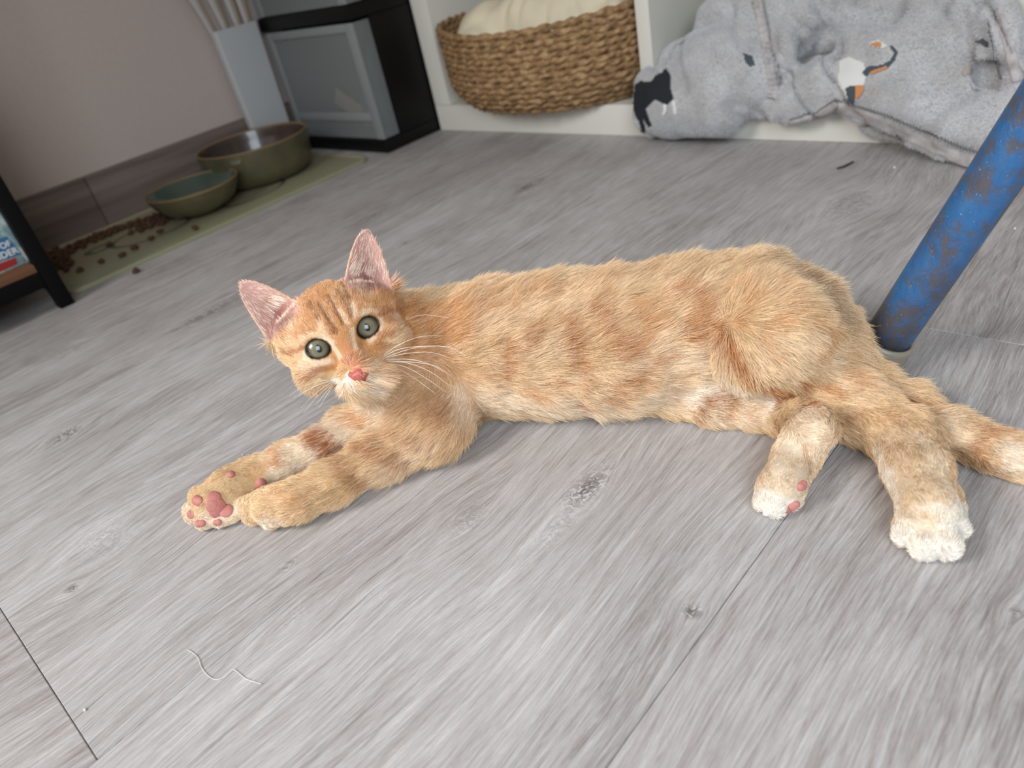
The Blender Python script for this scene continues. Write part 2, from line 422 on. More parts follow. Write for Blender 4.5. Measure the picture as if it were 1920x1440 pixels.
# ------------------------------------------------------------------ vase by the wall
VM = mat('vase_glaze', (182, 184, 184), .5)
vo = (-1.1285, .606, 0)
va = empty('vase', vo); tag(va, 'pale grey square-sided vase standing between the wall and the drawer tower', 'vase')
bm = bmesh.new()
def ring(bm, sx_, sy_, z, n=6, r_=.004):
    vs = []
    for cx, cy, a0 in ((1, 1, 0), (-1, 1, 90), (-1, -1, 180), (1, -1, 270)):
        for k in range(n+1):
            a = math.radians(a0+90*k/n)
            vs.append(bm.verts.new((cx*(sx_-r_)+r_*math.cos(a), cy*(sy_-r_)+r_*math.sin(a), z)))
    return vs
rs = [ring(bm, .0078, .033, .0003), ring(bm, .0082, .035, .10), ring(bm, .0085, .037, .185), ring(bm, .0085, .037, .198), ring(bm, .0068, .0352, .198), ring(bm, .0068, .033, .02)]
for A, B in zip(rs[:-1], rs[1:]):
    for i in range(len(A)): bm.faces.new((A[i], A[(i+1) % len(A)], B[(i+1) % len(A)], B[i]))
bm.faces.new(rs[0][::-1]); bm.faces.new(rs[-1])
me = bpy.data.meshes.new('vessel'); bm.to_mesh(me); bm.free(); me.shade_smooth(); me.set_sharp_from_angle(angle=.7); link('vessel', me, VM, va)
GLD = mat('gold_edge', (176, 148, 92), .35, metal=.4); LFM = mat('paper_blade', (176, 170, 168), .8)
for i, (dy, dx, ty, tx, wd_) in enumerate(((-.020, .0, -.085, .012, .016), (-.006, .0005, -.042, .03, .017), (.008, -.0005, .0, .02, .017), (.022, .0008, .012, .03, .015))):
    bl = empty('paper_frond', (vo[0]+dx, vo[1]+dy, .02)); tag(bl, ['leftmost white paper frond edged in gold, leaning over the wall side of the vase', 'second white gold-edged paper frond from the wall, in the grey vase', 'third white gold-edged paper frond, upright in the grey vase', 'rightmost white gold-edged paper frond in the vase, beside the drawer tower'][i], 'decoration', 'paper fronds in the vase')
    Pm = []; 
    for k in range(9):
        u = k/8; z = .42*u
        Pm.append(np.array([tx*3.3*max(0, u-.45)**2, ty*u*u, z]))
    V = []; F = []
    for k, p in enumerate(Pm):
        w_ = .003+wd_*min(1, max(0, (k-3.4)/3)) if k < 7 else wd_*(.8 if k == 7 else .2)
        for s in (-1, 0, 1): V.append(p+np.array([.002*(1-abs(s)), w_*s, 0]))
        for s in (1, 0, -1): V.append(p+np.array([-.0012+.002*(1-abs(s)), w_*s, 0]))
    for k in range(8):
        for j in range(6): F.append((k*6+j, k*6+(j+1) % 6, k*6+6+(j+1) % 6, k*6+6+j))
    F += [tuple(range(6))[::-1], tuple(48+j for j in range(6))]
    pydata('blade', V, F, LFM, bl, True)
    ed = [tuple(V[k*6+2]+np.array([.0005, 0, 0])) for k in range(9)]; tube('gold_rim', ed, .0011, GLD, bl, 6)

# ------------------------------------------------------------------ feeding mat, bowls, kibble
MTM, t, b = nt('mat_print')
tc = N(t, 'ShaderNodeNewGeometry'); sp_ = N(t, 'ShaderNodeSeparateXYZ', {0: tc.outputs['Position']})
def loop(cx, cy, a, c_, rot, wd_):
    dx = MA(t, 'SUBTRACT', sp_.outputs[0], cx); dy = MA(t, 'SUBTRACT', sp_.outputs[1], cy)
    u = MA(t, 'ADD', MA(t, 'MULTIPLY', dx, math.cos(rot)), MA(t, 'MULTIPLY', dy, math.sin(rot))); v = MA(t, 'SUBTRACT', MA(t, 'MULTIPLY', dy, math.cos(rot)), MA(t, 'MULTIPLY', dx, math.sin(rot)))
    r_ = MA(t, 'SQRT', MA(t, 'ADD', MA(t, 'POWER', MA(t, 'DIVIDE', u, a), 2), MA(t, 'POWER', MA(t, 'DIVIDE', v, c_), 2)))
    return MA(t, 'MULTIPLY', MA(t, 'SUBTRACT', wd_, MA(t, 'ABSOLUTE', MA(t, 'SUBTRACT', r_, 1.0))), 30, clamp=True)
l1 = loop(-1.012, .325, .036, .052, -.12, .085); l2 = loop(-.985, .468, .03, .05, .1, .09)
l3 = loop(-1.035, .262, .012, .016, 0, .3)
ln_ = MA(t, 'MAXIMUM', MA(t, 'MAXIMUM', l1, l2), l3)
stp = MA(t, 'MULTIPLY', MA(t, 'SUBTRACT', .002, MA(t, 'ABSOLUTE', MA(t, 'ADD', sp_.outputs[0], .933))), 1500, clamp=True)
c = MIX(t, MA(t, 'MULTIPLY', stp, .4), L((146, 138, 112)), L((112, 118, 92)))
grn = MA(t, 'MULTIPLY', MA(t, 'ADD', sp_.outputs[0], .985), 22, clamp=True)
c = MIX(t, MA(t, 'MULTIPLY', grn, .4), c, L((150, 160, 128)))
c = MIX(t, MA(t, 'MULTIPLY', ln_, .8), c, L((52, 66, 62)))
t.links.new(c, b.inputs['Base Color']); b.inputs['Roughness'].default_value = .45
bm = bmesh.new()
x0, x1, y0, y1 = -1.128, -.904, .172, .625
vs = []
rr = .022
for cx, cy, a0 in ((x1-rr, y1-rr, 0), (x0+rr, y1-rr, 90), (x0+rr, y0+rr, 180), (x1-rr, y0+rr, 270)):
    for k in range(9):
        a = math.radians(a0+90*k/8); vs.append((cx+rr*math.cos(a), cy+rr*math.sin(a)))
cxm, cym = (x0+x1)/2, (y0+y1)/2
def rg(f_, z): return [bm.verts.new((cxm+(x-cxm)*(1-f_*.02), cym+(y-cym)*(1-f_*.01), z)) for x, y in vs]
R_ = [rg(0, .0002), rg(0, .0035), rg(.5, .0045), rg(1.5, .0045), rg(2.2, .0026)]
for A, B in zip(R_[:-1], R_[1:]):
    for i in range(len(A)): bm.faces.new((A[i], A[(i+1) % len(A)], B[(i+1) % len(A)], B[i]))
bm.faces.new(R_[0][::-1]); bm.faces.new(R_[-1])
me = bpy.data.meshes.new('feeding_mat'); bm.to_mesh(me); bm.free()
fm_ = link('feeding_mat', me, MTM); tag(fm_, 'pale green raised-edge feeding mat with dark curved line drawings', 'mat')
GZ = mat('olive_glaze', (98, 92, 66), .35, noise=.25, scale=30, coat=.3); RIM = mat('raw_rim', (128, 104, 70), .6)
INN = mat('dark_inner_glaze', (66, 54, 46), .3, coat=.5); ING = mat('green_inner_glaze', (66, 82, 70), .3, coat=.5)
def bowl(name, c_, R0, h_, prof_out, Min, label):
    e = empty(name, (c_[0], c_[1], .0028)); tag(e, label, 'bowl', None)
    po = [(r_*R0, z*h_) for r_, z in prof_out]
    lathe('outer_wall', [(0.0001, po[0][1])]+po, GZ, e)
    lathe('rim', [(R0, h_-.0005), (R0*1.005, h_+.0008), (R0*.985, h_+.0016), (R0*.965, h_+.0006), (R0*.962, h_-.001)], RIM, e)
    lathe('inner_wall', [(.962*R0, h_-.0008)]+[(max(r_*R0-.0045, .0001), max(z*h_, .005)+.0018) for r_, z in prof_out[::-1] if z*h_ < h_*.92 and r_ > .3]+[(.0001, .0068)], Min, e)
    return e
bg = bowl('water_bowl', (-1.045, .525), .082, .054, [(.60, 0), (.80, .04), (.90, .15), (.96, .4), (.99, .8), (1, 1)], INN, 'large olive glazed bowl of water standing behind the smaller bowl')
sm_ = bowl('food_bowl', (-1.0, .396), .062, .037, [(.40, 0), (.42, .10), (.66, .22), (.84, .45), (.96, .78), (1, 1)], ING, 'small footed olive bowl with green inside in front of the large bowl')
WAM, t, b = nt('water'); b.inputs['Base Color'].default_value = (.9, .97, .95, 1); b.inputs['Roughness'].default_value = .02; b.inputs['Transmission Weight'].default_value = 1; b.inputs['IOR'].default_value = 1.33
lathe('water_surface', [(.0001, .040), (.0745, .040), (.0745, .0385), (.0001, .0385)], WAM, bg)
o = lathe('water_surface', [(.0001, .026), (.052, .026), (.052, .0245), (.0001, .0245)], WAM, sm_)
KBM = mat('kibble', (92, 58, 34), .8, noise=.4, scale=300, bump=.0006)
kbs = []
for j in range(4):
    bm = bmesh.new(); bmesh.ops.create_icosphere(bm, subdivisions=2, radius=.0046)
    for v in bm.verts:
        n_ = 1+.18*math.sin(v.co.x*900+j)+.12*math.cos(v.co.y*1100+2*j); v.co *= n_
        v.co.z *= .62; r_ = math.hypot(v.co.x, v.co.y); v.co.z *= .75+.25*min(1, r_/.003)
    me = bpy.data.meshes.new('kibble'); bm.to_mesh(me); bm.free(); me.shade_smooth(); me.materials.append(KBM); kbs.append(me)
kp = []
def kline(pts, n, spread):
    pts = [at(x, y, .006) for x, y in pts]; seg = [np.linalg.norm(b_-a) for a, b_ in zip(pts[:-1], pts[1:])]; tot = sum(seg)
    tries = 0; c0 = 0
    while c0 < n and tries < n*60:
        tries += 1; s = random.uniform(0, tot); i = 0
        while s > seg[i]: s -= seg[i]; i += 1
        p = pts[i]+(pts[i+1]-pts[i])*(s/seg[i])+np.array([random.gauss(0, spread), random.gauss(0, spread), 0])
        if p[0] < -1.131: p[0] = -1.131
        if all(math.hypot(p[0]-q_[0], p[1]-q_[1]) > .0078 for q_ in kp) and math.hypot(p[0]+.997, p[1]-.398) > .04:
            kp.append((p[0], p[1])); c0 += 1
kline([(92, 492), (120, 470), (165, 450), (205, 432)], 44, .007)
kline([(205, 432), (250, 418), (300, 402)], 24, .004)
kline([(270, 425), (310, 410)], 16, .005)
kline([(95, 470), (115, 500)], 10, .006)
n_heap = len(kp)
LONE = ['on the open mat, nearest of three to the mat middle', 'on the mat corner close to the rack leg', 'just right of the piece by the rack leg', 'on the floor outside the mat edge', 'at the lower end of the dark oval line', 'inside the lower oval line', 'below the heap next to the small bowl', 'inside the upper part of the dark oval line', 'in front of the foot of the small bowl', 'just below the heap near the baseboard joint', 'touching the heap at the rack leg, lower one', 'half behind the rack leg, lowest one']
for x, y in ((190, 490), (124, 506), (150, 506), (253, 505), (253, 465), (230, 478), (300, 434), (283, 447), (366, 428), (205, 458), (115, 492), (100, 512)):
    p = at(x, y, .005); kp.append((p[0], p[1]))
edge_x = -.904
for i, (x, y) in enumerate(kp):
    o = bpy.data.objects.new('kibble', kbs[i % 4]); col.objects.link(o)
    z = .0055 if (x < -.908 and y > .175 and x > -1.124) else .0034
    if -1.134 < x < -1.12: z = .0076
    o.location = (x, y, z); o.rotation_euler = (random.uniform(-.15, .15), random.uniform(-.15, .15), random.uniform(0, 6))
    if i >= n_heap: tag(o, 'brown kibble piece lying apart, '+LONE[i-n_heap], 'kibble', 'kibbles lying apart')
    else:
        where = 'beside the leg of the black rack' if y < .235 else 'between the rack leg and the baseboard joint' if y < .305 else 'just past the baseboard joint' if y < .345 else 'next to the small bowl'
        tag(o, 'brown kibble piece heaped along the baseboard '+where, 'kibble', 'kibbles heaped '+where)
# ------------------------------------------------------------------ the kitten
KO = np.array([-.22, .22, 0])
kitten = empty('kitten', (0, 0, 0))
tag(kitten, 'orange and cream tabby kitten lying stretched out on its side on the floor', 'cat')
K = SDF()
# head frame: x to the kitten's left (photo right), y to the crown, z out of the face
HO = CAM+((643-960)/FP*RV-(633-720)/FP*UV+WV)*.3878
ez = (CAM-HO)/np.linalg.norm(CAM-HO)
eyv = -.428*RV+.904*UV; eyv -= ez*(eyv@ez); eyv /= np.linalg.norm(eyv)
ex = np.cross(eyv, ez)
HR = np.array([ex, eyv, ez])
def H(x, y, z): return HO+.01*(x*ex+y*eyv+z*ez)
def hs(x, y, z, r_): return (H(x, y, z), r_*.01)
# trunk
trunk = [sph(*a) for a in ((850, 664, 96), (930, 655, 114), (1040, 648, 120), (1160, 642, 123), (1290, 622, 124), (1400, 610, 121), (1485, 634, 102), (1553, 682, 66))]
K.chain(trunk, .012)
head_c = hs(0, .2, -3.4, 2.4)
K.cone(head_c, sph(835, 655, 90), .02)
K.cone(hs(.4, -2.2, -3.4, 1.7), sph(790, 735, 74), .02)
K.cone(sph(790, 735, 70), sph(850, 680, 90), .02)
# upper (near) foreleg
K.chain([sph(845, 720, 84), sph(806, 788, 66), sph(715, 852, 42), sph(622, 908, 37), sph(556, 938, 37), sph(508, 950, 37)], .008)
for a in ((476, 958, 27), (508, 966, 27)): K.cone(sph(*a), sph(a[0]+40, a[1]-18, a[2]-2), .0012)
K.cone(sph(462, 953, 20), sph(500, 935, 24), .003)
# lower (far) foreleg, its sole towards the camera
K.chain([sph(740, 775, 60), sph(672, 800, 40), sph(610, 838, 34), sph(535, 868, 31), sph(475, 893, 31), sph(430, 915, 36)], .008)
K.cone(sph(430, 915, 36), sph(398, 944, 36), .006)
for a in ((374, 934, 22), (364, 960, 22), (382, 976, 19), (412, 974, 17)): K.cone(sph(*a), sph(a[0]+24, a[1]-8, a[2]), .0015)
# upper hind leg
K.chain([sph(1440, 640, 108, z=.046), sph(1510, 712, 66), sph(1600, 766, 54), sph(1695, 822, 48), sph(1718, 880, 50), sph(1740, 952, 53)], .010)
for a in ((1700, 1003, 25), (1733, 1027, 27), (1773, 1022, 29), (1790, 988, 26)): K.cone(sph(*a), sph(a[0]*.8+1738*.2, a[1]-62, a[2]*.85), .0016)
# lower hind leg
K.chain([sph(1200, 700, 62), sph(1262, 730, 46), sph(1340, 750, 43), sph(1410, 764, 37), sph(1470, 782, 34), sph(1524, 800, 40, z=.026)], .005)
K.chain([sph(1522, 804, 40, z=.024), sph(1494, 856, 40), sph(1470, 905, 42)], .005)
for a in ((1432, 940, 21), (1452, 952, 21), (1482, 938, 21), (1492, 905, 20)): K.cone(sph(*a), sph(a[0]+10, a[1]-34, a[2]), .0012)
# tail
K.chain([sph(1548, 682, 56), sph(1612, 716, 34), sph(1700, 757, 27), sph(1790, 812, 29), sph(1860, 846, 31), sph(1930, 868, 32), sph(2010, 890, 30), sph(2080, 905, 22)], .012)
n_body = len(K.pr)
# head
def E_(x, y, z, a, b, c, k, sub=False): K.ell(H(x, y, z), HR, (a*.01, b*.01, c*.01), k, sub, flow='head')
E_(0, .45, -2.7, 3.0, 2.7, 3.0, .010)
for s in (-1, 1):
    E_(1.95*s, -1.05, -1.5, 1.25, 1.15, 1.3, .009)
    E_(1.35*s, .72, -.95, .85, .55, .7, .005)
    E_(1.75*s, -.78, -.75, .9, .45, .6, .005)
    E_(2.35*s, .75, -2.7, 1.05, 1.35, 1.2, .009)
E_(0, -1.7, -.75, 1.3, 1.05, 1.25, .008)
for s in (-1, 1): E_(.52*s, -2.42, .10, .66, .50, .60, .003)
E_(0, -2.88, -.2, .58, .36, .60, .0025)
K.cone(hs(0, .1, -.42, .62), hs(0, -2.0, .50, .36), .006)
EYE = [(-1.44, 0.0), (1.44, 0.0)]
for (x, y) in EYE:
    s = 1 if x > 0 else -1
    Rm = HR
    def f(X, x=x, y=y, s=s):
        q = (X-HO)@HR.T*100
        u = (q[..., 0]-x)*s; v = q[..., 1]-y
        # almond opening: inner corner dips towards the nose
        v2 = v+.18*np.maximum(-u, 0)*1.0-.05*u
        r_ = np.sqrt((u/.615)**2+(v2/.515)**2)
        return np.maximum((r_-1)*.51, np.abs(q[..., 2]+.1)-1.0)*.01
    c = H(x, y, -.1); K.fn(f, c-.013, c+.013, .0012, True)
def ear_fn(s):
    B = np.array([2.38*s, 1.75, -2.5]); T = np.array([3.70*s, 4.98, -2.35])
    ay = (T-B); Lh = np.linalg.norm(ay); ay /= Lh
    az = np.array([.25*s, 0, 1.0]); az -= ay*(az@ay); az /= np.linalg.norm(az)
    ax = np.cross(ay, az)
    def f(X):
        q = (X-HO)@HR.T*100-B
        u = q@ax; v = q@ay; w_ = q@az
        t = np.clip(v/Lh, -.3, 1.0)
        W = 1.50*np.clip(1-t, 0, 2)**.48*np.clip(1+np.minimum(v/Lh, 0)*4.5, .1, 1)
        W = np.maximum(W, .02)
        un = u/W
        base = -.75*(1-np.clip(un, -1.2, 1.2)**2)*np.clip(1-t, 0, 1)**.6
        th = .10+.09*(1-t)
        d1 = np.abs(w_-base)-th
        d2 = (np.abs(un)-1)*W*.85
        d3 = np.maximum(-v-.7, v-Lh)
        return np.maximum(np.maximum(d1*.8, d2), d3)*.01
    lo = H(*(B-0)); c = H(*(B+ay*Lh/2))
    return f, c, (B, ay, az, ax, Lh)
EARS = []
for s in (-1, 1):
    f, c, info = ear_fn(s); EARS.append(info)
    K.fn(f, c-.032, c+.032, .0035)
body_me = K.mesh('body', .00115)
sm = bmesh.new(); sm.from_mesh(body_me)
bmesh.ops.smooth_vert(sm, verts=sm.verts, factor=.5, use_axis_x=True, use_axis_y=True, use_axis_z=True)
sm.to_mesh(body_me); sm.free(); body_me.shade_smooth()
bv = bvh_of(body_me)

# coat colours
CRM = (230, 212, 188); WHT = (240, 235, 226); ORG = (206, 150, 94); DRK = (170, 100, 44); TAN = (218, 186, 142); PNK = (222, 160, 148); LGT = (230, 207, 176); BRN = (150, 116, 84); WRM = (196, 156, 114)
def z1(L_): return [(740+a/2, 440+b/2) for a, b in L_]
def z2(L_): return [(400+a/3.84, 400+b/3.84) for a, b in L_]
def z3(L_): return [(300+a/3.2, 680+b/3.2) for a, b in L_]
def z7(L_): return [(1180+a/2.595, 600+b/2.595) for a, b in L_]
S = []
def st(rgb, rp, s, pts): S.append((rgb, rp, s, pts))
# broad areas first
st(ORG, 150, 1.0, [(640, 600)]); st(ORG, 95, .9, [(640, 540), (760, 600)])
st(ORG, 85, .8, [(780, 610), (850, 600)]); st(ORG, 110, .55, [(800, 690), (830, 740)])
st(WRM, 45, .45, [(900, 560), (1100, 525), (1300, 500), (1450, 500)])
st(BRN, 54, .6, z1([(1480, 130), (1640, 260), (1760, 370), (1880, 480)])); st(BRN, 26, .5, z1([(1560, 180), (1700, 320), (1800, 430)]))
st(CRM, 60, .75, z1([(250, 640), (500, 640), (820, 660)])); st(CRM, 40, .5, z1([(900, 440), (1150, 470)]))
st(LGT, 40, .55, z1([(350, 330), (520, 300)])); st(LGT, 40, .5, z1([(500, 420), (640, 420)])); st(LGT, 30, .5, z1([(620, 250), (690, 320)])); st(LGT, 40, .5, z1([(600, 560), (780, 560)]))
st(LGT, 34, .6, z1([(1400, 430), (1560, 400), (1660, 470)])); st(LGT, 28, .5, z1([(1150, 220), (1220, 260)])); st(LGT, 34, .5, z1([(1500, 500), (1750, 560)]))
st(CRM, 55, .7, z7([(100, 380), (330, 400), (600, 450)]))
st(WHT, 26, .6, z7([(330, 380), (420, 330)])); st(WHT, 22, .6, z7([(480, 290), (600, 350), (700, 400)]))
st(CRM, 80, .95, z7([(850, 520), (800, 650), (720, 880)])); st(CRM, 90, .95, z7([(1350, 620), (1430, 800), (1450, 1100)]))
st(TAN, 50, .4, z7([(1200, 520), (1350, 700), (1420, 860)]))
st(WHT, 50, .85, z7([(640, 920), (720, 950), (850, 900)])); st(WHT, 60, .9, z7([(1340, 1080), (1450, 1150), (1600, 1080), (1620, 960)]))
st(WHT, 24, .7, z7([(1210, 640), (1290, 850), (1300, 1000)])); st(WHT, 20, .6, z7([(700, 600), (640, 760)]))
# neck, chest
st(CRM, 55, .95, z3([(1130, 220), (1200, 260), (1300, 300)])); st(TAN, 40, .5, z3([(1400, 200), (1550, 200)]))
# forelegs
st(TAN, 70, .95, z3([(1100, 600), (900, 760), (650, 880)])); st(TAN, 60, .9, z3([(1500, 450), (1300, 600)]))
st(CRM, 34, .9, z3([(480, 960), (560, 1000), (640, 980)])); st(CRM, 30, .4, z3([(1300, 680), (1500, 560), (1620, 480)]))
st(CRM, 55, 1.0, z3([(1050, 420), (850, 540), (700, 600)])); st(CRM, 45, .9, z3([(180, 960), (260, 990), (420, 940)]))
st(TAN, 46, .9, z3([(250, 780), (400, 720), (560, 650)])); st(CRM, 26, .7, z3([(150, 880), (200, 980)]))
st(DRK, 20, .95, z3([(880, 440), (960, 490), (1020, 560)])); st(DRK, 15, .9, z3([(950, 440), (1040, 530)]))
st(ORG, 14, .8, z3([(690, 510), (700, 610)])); st(ORG, 18, .8, z3([(1110, 320), (1200, 350), (1280, 380)])); st(ORG, 12, .5, z3([(560, 690), (640, 620)]))
st(DRK, 17, .7, z3([(1170, 520), (1300, 545), (1440, 610)])); st(DRK, 16, .65, z3([(1040, 580), (1090, 650), (1230, 730)])); st(DRK, 14, .6, z3([(1330, 430), (1420, 440), (1520, 490)]))
st(DRK, 14, .55, z3([(1380, 270), (1540, 280)])); st(DRK, 16, .4, z3([(1560, 400), (1640, 500)])); st(DRK, 20, .4, z3([(1700, 250), (1660, 330)])); st(ORG, 18, .5, z3([(700, 760), (800, 860)]))
st(DRK, 12, .3, z3([(1500, 330), (1680, 350)]))
# trunk markings
for pts, rp, s in (([(430, 430), (425, 530)], 17, .6), ([(540, 340), (520, 400)], 16, .5), ([(660, 330), (690, 400), (700, 480)], 20, .55), ([(560, 190), (590, 250)], 14, .35), ([(760, 270), (800, 350), (880, 440)], 22, .5),
                   ([(720, 480), (740, 560)], 14, .45), ([(600, 550), (660, 570)], 15, .45), ([(500, 575), (560, 600)], 14, .45), ([(690, 620), (740, 640)], 12, .5), ([(800, 620), (850, 560), (900, 540)], 14, .5),
                   ([(900, 260), (960, 340), (940, 430)], 20, .45), ([(1080, 200), (1180, 270), (1120, 350)], 22, .5), ([(1200, 330), (1160, 390)], 16, .5), ([(1000, 230), (1040, 330)], 14, .35), ([(300, 560), (290, 640)], 14, .3),
                   ([(1270, 420), (1310, 500), (1430, 590), (1480, 620)], 17, .75), ([(1230, 370), (1290, 470)], 14, .5), ([(1440, 330), (1400, 400), (1440, 470)], 14, .3),
                   ([(1290, 190), (1360, 250), (1300, 330)], 18, .4), ([(1430, 180), (1500, 260), (1450, 330)], 18, .4), ([(1560, 330), (1640, 380), (1590, 450)], 18, .4),
                   ([(1540, 560), (1560, 640)], 15, .6), ([(1620, 570), (1680, 610)], 13, .45), ([(1700, 470), (1760, 560)], 18, .35), ([(380, 200), (360, 290)], 15, .35), ([(470, 230), (450, 300)], 12, .3), ([(750, 170), (820, 230)], 14, .3),
                   ([(930, 520), (980, 470), (1060, 450)], 14, .35), ([(840, 640), (930, 560)], 14, .4)):
    st(ORG if s < .5 else (184, 120, 60), rp*1.1, min(1, s*1.7), z1(pts))
for pts, rp, s in (([(350, 480), (390, 410), (430, 380)], 13, .75), ([(480, 470), (520, 390), (540, 340)], 14, .75), ([(250, 330), (230, 400)], 12, .35), ([(620, 420), (600, 500)], 10, .3), ([(420, 60), (520, 180), (560, 230)], 15, .55),
                   ([(860, 380), (900, 330), (1000, 320)], 14, .5), ([(1040, 500), (1150, 470)], 12, .4), ([(1100, 340), (1250, 330)], 14, .4), ([(1250, 460), (1330, 520)], 13, .3), ([(850, 620), (880, 700)], 9, .5)):
    st((180, 116, 60), rp*1.05, min(1, s*1.15), z7(pts))
for pts, c in (([(1440, 420), (1560, 400)], (186, 132, 82)), ([(1480, 380), (1400, 300)], (196, 150, 100)), ([(1700, 660), (1760, 540), (1830, 550)], (186, 132, 82))): st(c, 24, .8, z7(pts))
st(CRM, 26, .75, z7([(1560, 480), (1640, 580)])); st(WHT, 30, .7, z7([(1860, 640), (1900, 700)])); st((150, 120, 90), 12, .5, z7([(1450, 500), (1560, 620), (1700, 700), (1880, 770)]))
# face
st((140, 82, 36), 6.3, 0.90, z2([(600, 590), (700, 660), (760, 760)])); st((140, 82, 36), 6.8, 0.95, z2([(680, 540), (770, 660), (840, 790), (880, 850)])); st((140, 82, 36), 6.8, 0.95, z2([(770, 500), (830, 600), (880, 700), (930, 790)]))
st((140, 82, 36), 6.8, 0.90, z2([(860, 470), (900, 560), (930, 640), (990, 740)])); st((140, 82, 36), 6.3, 0.80, z2([(930, 520), (960, 600), (1000, 690)])); st(LGT, 4, .6, z2([(730, 560), (800, 680), (860, 780)])); st(LGT, 4, .55, z2([(810, 520), (870, 640)])); st(LGT, 4, .5, z2([(640, 600), (730, 720)])); st(LGT, 4, .5, z2([(900, 500), (930, 580)]))
st(DRK, 10, .3, z2([(1150, 560), (1350, 600)])); st(LGT, 16, .4, z2([(1020, 560), (1130, 600)]))
st((244, 226, 198), 8, 0.72, z2([(1000, 650), (1015, 740)])); st((244, 226, 198), 8, 0.68, z2([(910, 700), (965, 790)])); st((244, 226, 198), 10, 0.60, z2([(770, 800), (800, 880), (850, 930)])); st((244, 226, 198), 9, 0.64, z2([(1070, 720), (1130, 690), (1200, 720)]))
st(LGT, 10, .7, z2([(640, 900), (700, 870), (780, 890)])); st((244, 226, 198), 8, 0.72, z2([(800, 910), (880, 980), (915, 1040)])); st((244, 226, 198), 8, 0.72, z2([(1000, 840), (1010, 920), (1030, 975)])); st((244, 226, 198), 10, 0.64, z2([(640, 960), (660, 1040), (740, 1075), (850, 1070)]))
st((244, 226, 198), 9, 0.60, z2([(1200, 760), (1200, 850), (1130, 910)])); st(CRM, 16, .6, z2([(1320, 760), (1350, 830)])); st(LGT, 14, .5, z2([(560, 920), (600, 960)])); st(CRM, 14, .6, z2([(640, 1090), (760, 1140)]))
st(DRK, 9, .8, z2([(640, 965), (570, 1005), (500, 1000)])); st(DRK, 9, .7, z2([(680, 1190), (740, 1130), (850, 1110)])); st(DRK, 9, .8, z2([(1200, 725), (1290, 690), (1400, 670)])); st(DRK, 9, .7, z2([(1200, 880), (1300, 870), (1400, 830)])); st(DRK, 9, .55, z2([(1180, 940), (1280, 950), (1380, 1010)]))
st((206, 138, 96), 16, .7, z2([(930, 930), (1000, 1040)])); st((220, 150, 118), 12, .7, z2([(960, 1060), (1040, 1090)])); st((170, 110, 76), 9, .5, z2([(1060, 940), (1080, 1050)])); st(DRK, 8, .5, z2([(870, 1050), (880, 1130)])); st((196, 150, 112), 10, .5, z2([(980, 850), (990, 940)]))
st(WHT, 22, 1.0, z2([(960, 1210), (1040, 1265), (1140, 1250)])); st(CRM, 17, .9, z2([(1150, 1150), (1180, 1180)])); st(WHT, 15, .9, z2([(880, 1210), (930, 1240)])); st(CRM, 11, .7, z2([(1120, 1100), (1210, 1090)]))
def coat(P, nshift=None):
    P = np.asarray(P, np.float64)
    n1 = vnoise(P, 60, 1)+.5*vnoise(P*np.array([1, .6, 1]), 110, 3); n2 = vnoise(P, 140, 2)
    C = np.repeat(s2l(TAN)[None], len(P), 0)
    w_ = np.clip(.5+.8*n1, 0, 1)[:, None]*.4
    C = C*(1-w_)+s2l(LGT)[None]*w_
    strokes_color(P, C, S, bv, n2*1.2+vnoise(P, 300, 4)*.8)
    # inner ears, eye rims
    q = (P-HO)@HR.T*100
    for (B, ay, az, ax, Lh) in EARS:
        d = q-B; u = d@ax; v = d@ay; w2 = d@az
        t = np.clip(v/Lh, 0, 1); W = 1.50*np.clip(1-t, .01, 1)**.48
        inn = (w2 < 2) & (w2 > -1.5) & (v > .1) & (v < Lh*1.1) & (np.abs(u) < W*1.02) & (w2 > -.75*(1-np.clip(u/W, -1, 1)**2)*(1-t)**.6-.02)
        deep = np.clip(1.25-t*1.5, 0, 1)[:, None]*np.clip(1-np.abs(u/W), 0, 1)[:, None]
        pc = s2l((222, 176, 164))*(1-deep)+s2l((140, 84, 78))*deep
        C = np.where(inn[:, None], pc, C)
        rim = (w2 < 1.5) & (v > .6) & (v < Lh*1.2) & (np.abs(u) > W*.90) & (w2 > -.3)
        C = np.where(rim[:, None], s2l((236, 196, 168)), C)
    for (x, y) in EYE:
        s = 1 if x > 0 else -1
        u = (q[:, 0]-x)*s; v = q[:, 1]-y; v2 = v+.18*np.maximum(-u, 0)-.05*u
        r_ = np.sqrt((u/.615)**2+(v2/.515)**2)
        rm = (np.clip((1.16-r_)/.07, 0, 1)*(q[:, 2] > -1.6))[:, None]
        C = C*(1-rm)+s2l((84, 52, 40))*rm
    # mouth line under the nose
    ml = (np.abs(q[:, 0]) < .05) & (q[:, 1] < -2.4) & (q[:, 1] > -2.8) & (q[:, 2] > .2)
    C = np.where(ml[:, None], s2l((190, 110, 100)), C)
    return C
SKM, t, b = nt('kitten_coat')
an = N(t, 'ShaderNodeAttribute', attribute_name='col'); t.links.new(an.outputs[0], b.inputs['Base Color'])
b.inputs['Roughness'].default_value = .75; b.inputs['Specular IOR Level'].default_value = .2
FM, t, b = nt('kitten_fur')
an = N(t, 'ShaderNodeAttribute', attribute_name='col'); hi_ = N(t, 'ShaderNodeHairInfo')
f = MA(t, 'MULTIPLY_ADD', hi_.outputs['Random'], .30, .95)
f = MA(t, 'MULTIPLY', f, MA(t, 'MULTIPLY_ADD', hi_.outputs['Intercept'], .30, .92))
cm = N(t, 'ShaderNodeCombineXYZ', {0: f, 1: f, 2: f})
cb = MIX(t, 1.0, an.outputs[0], cm.outputs[0], 'MULTIPLY')
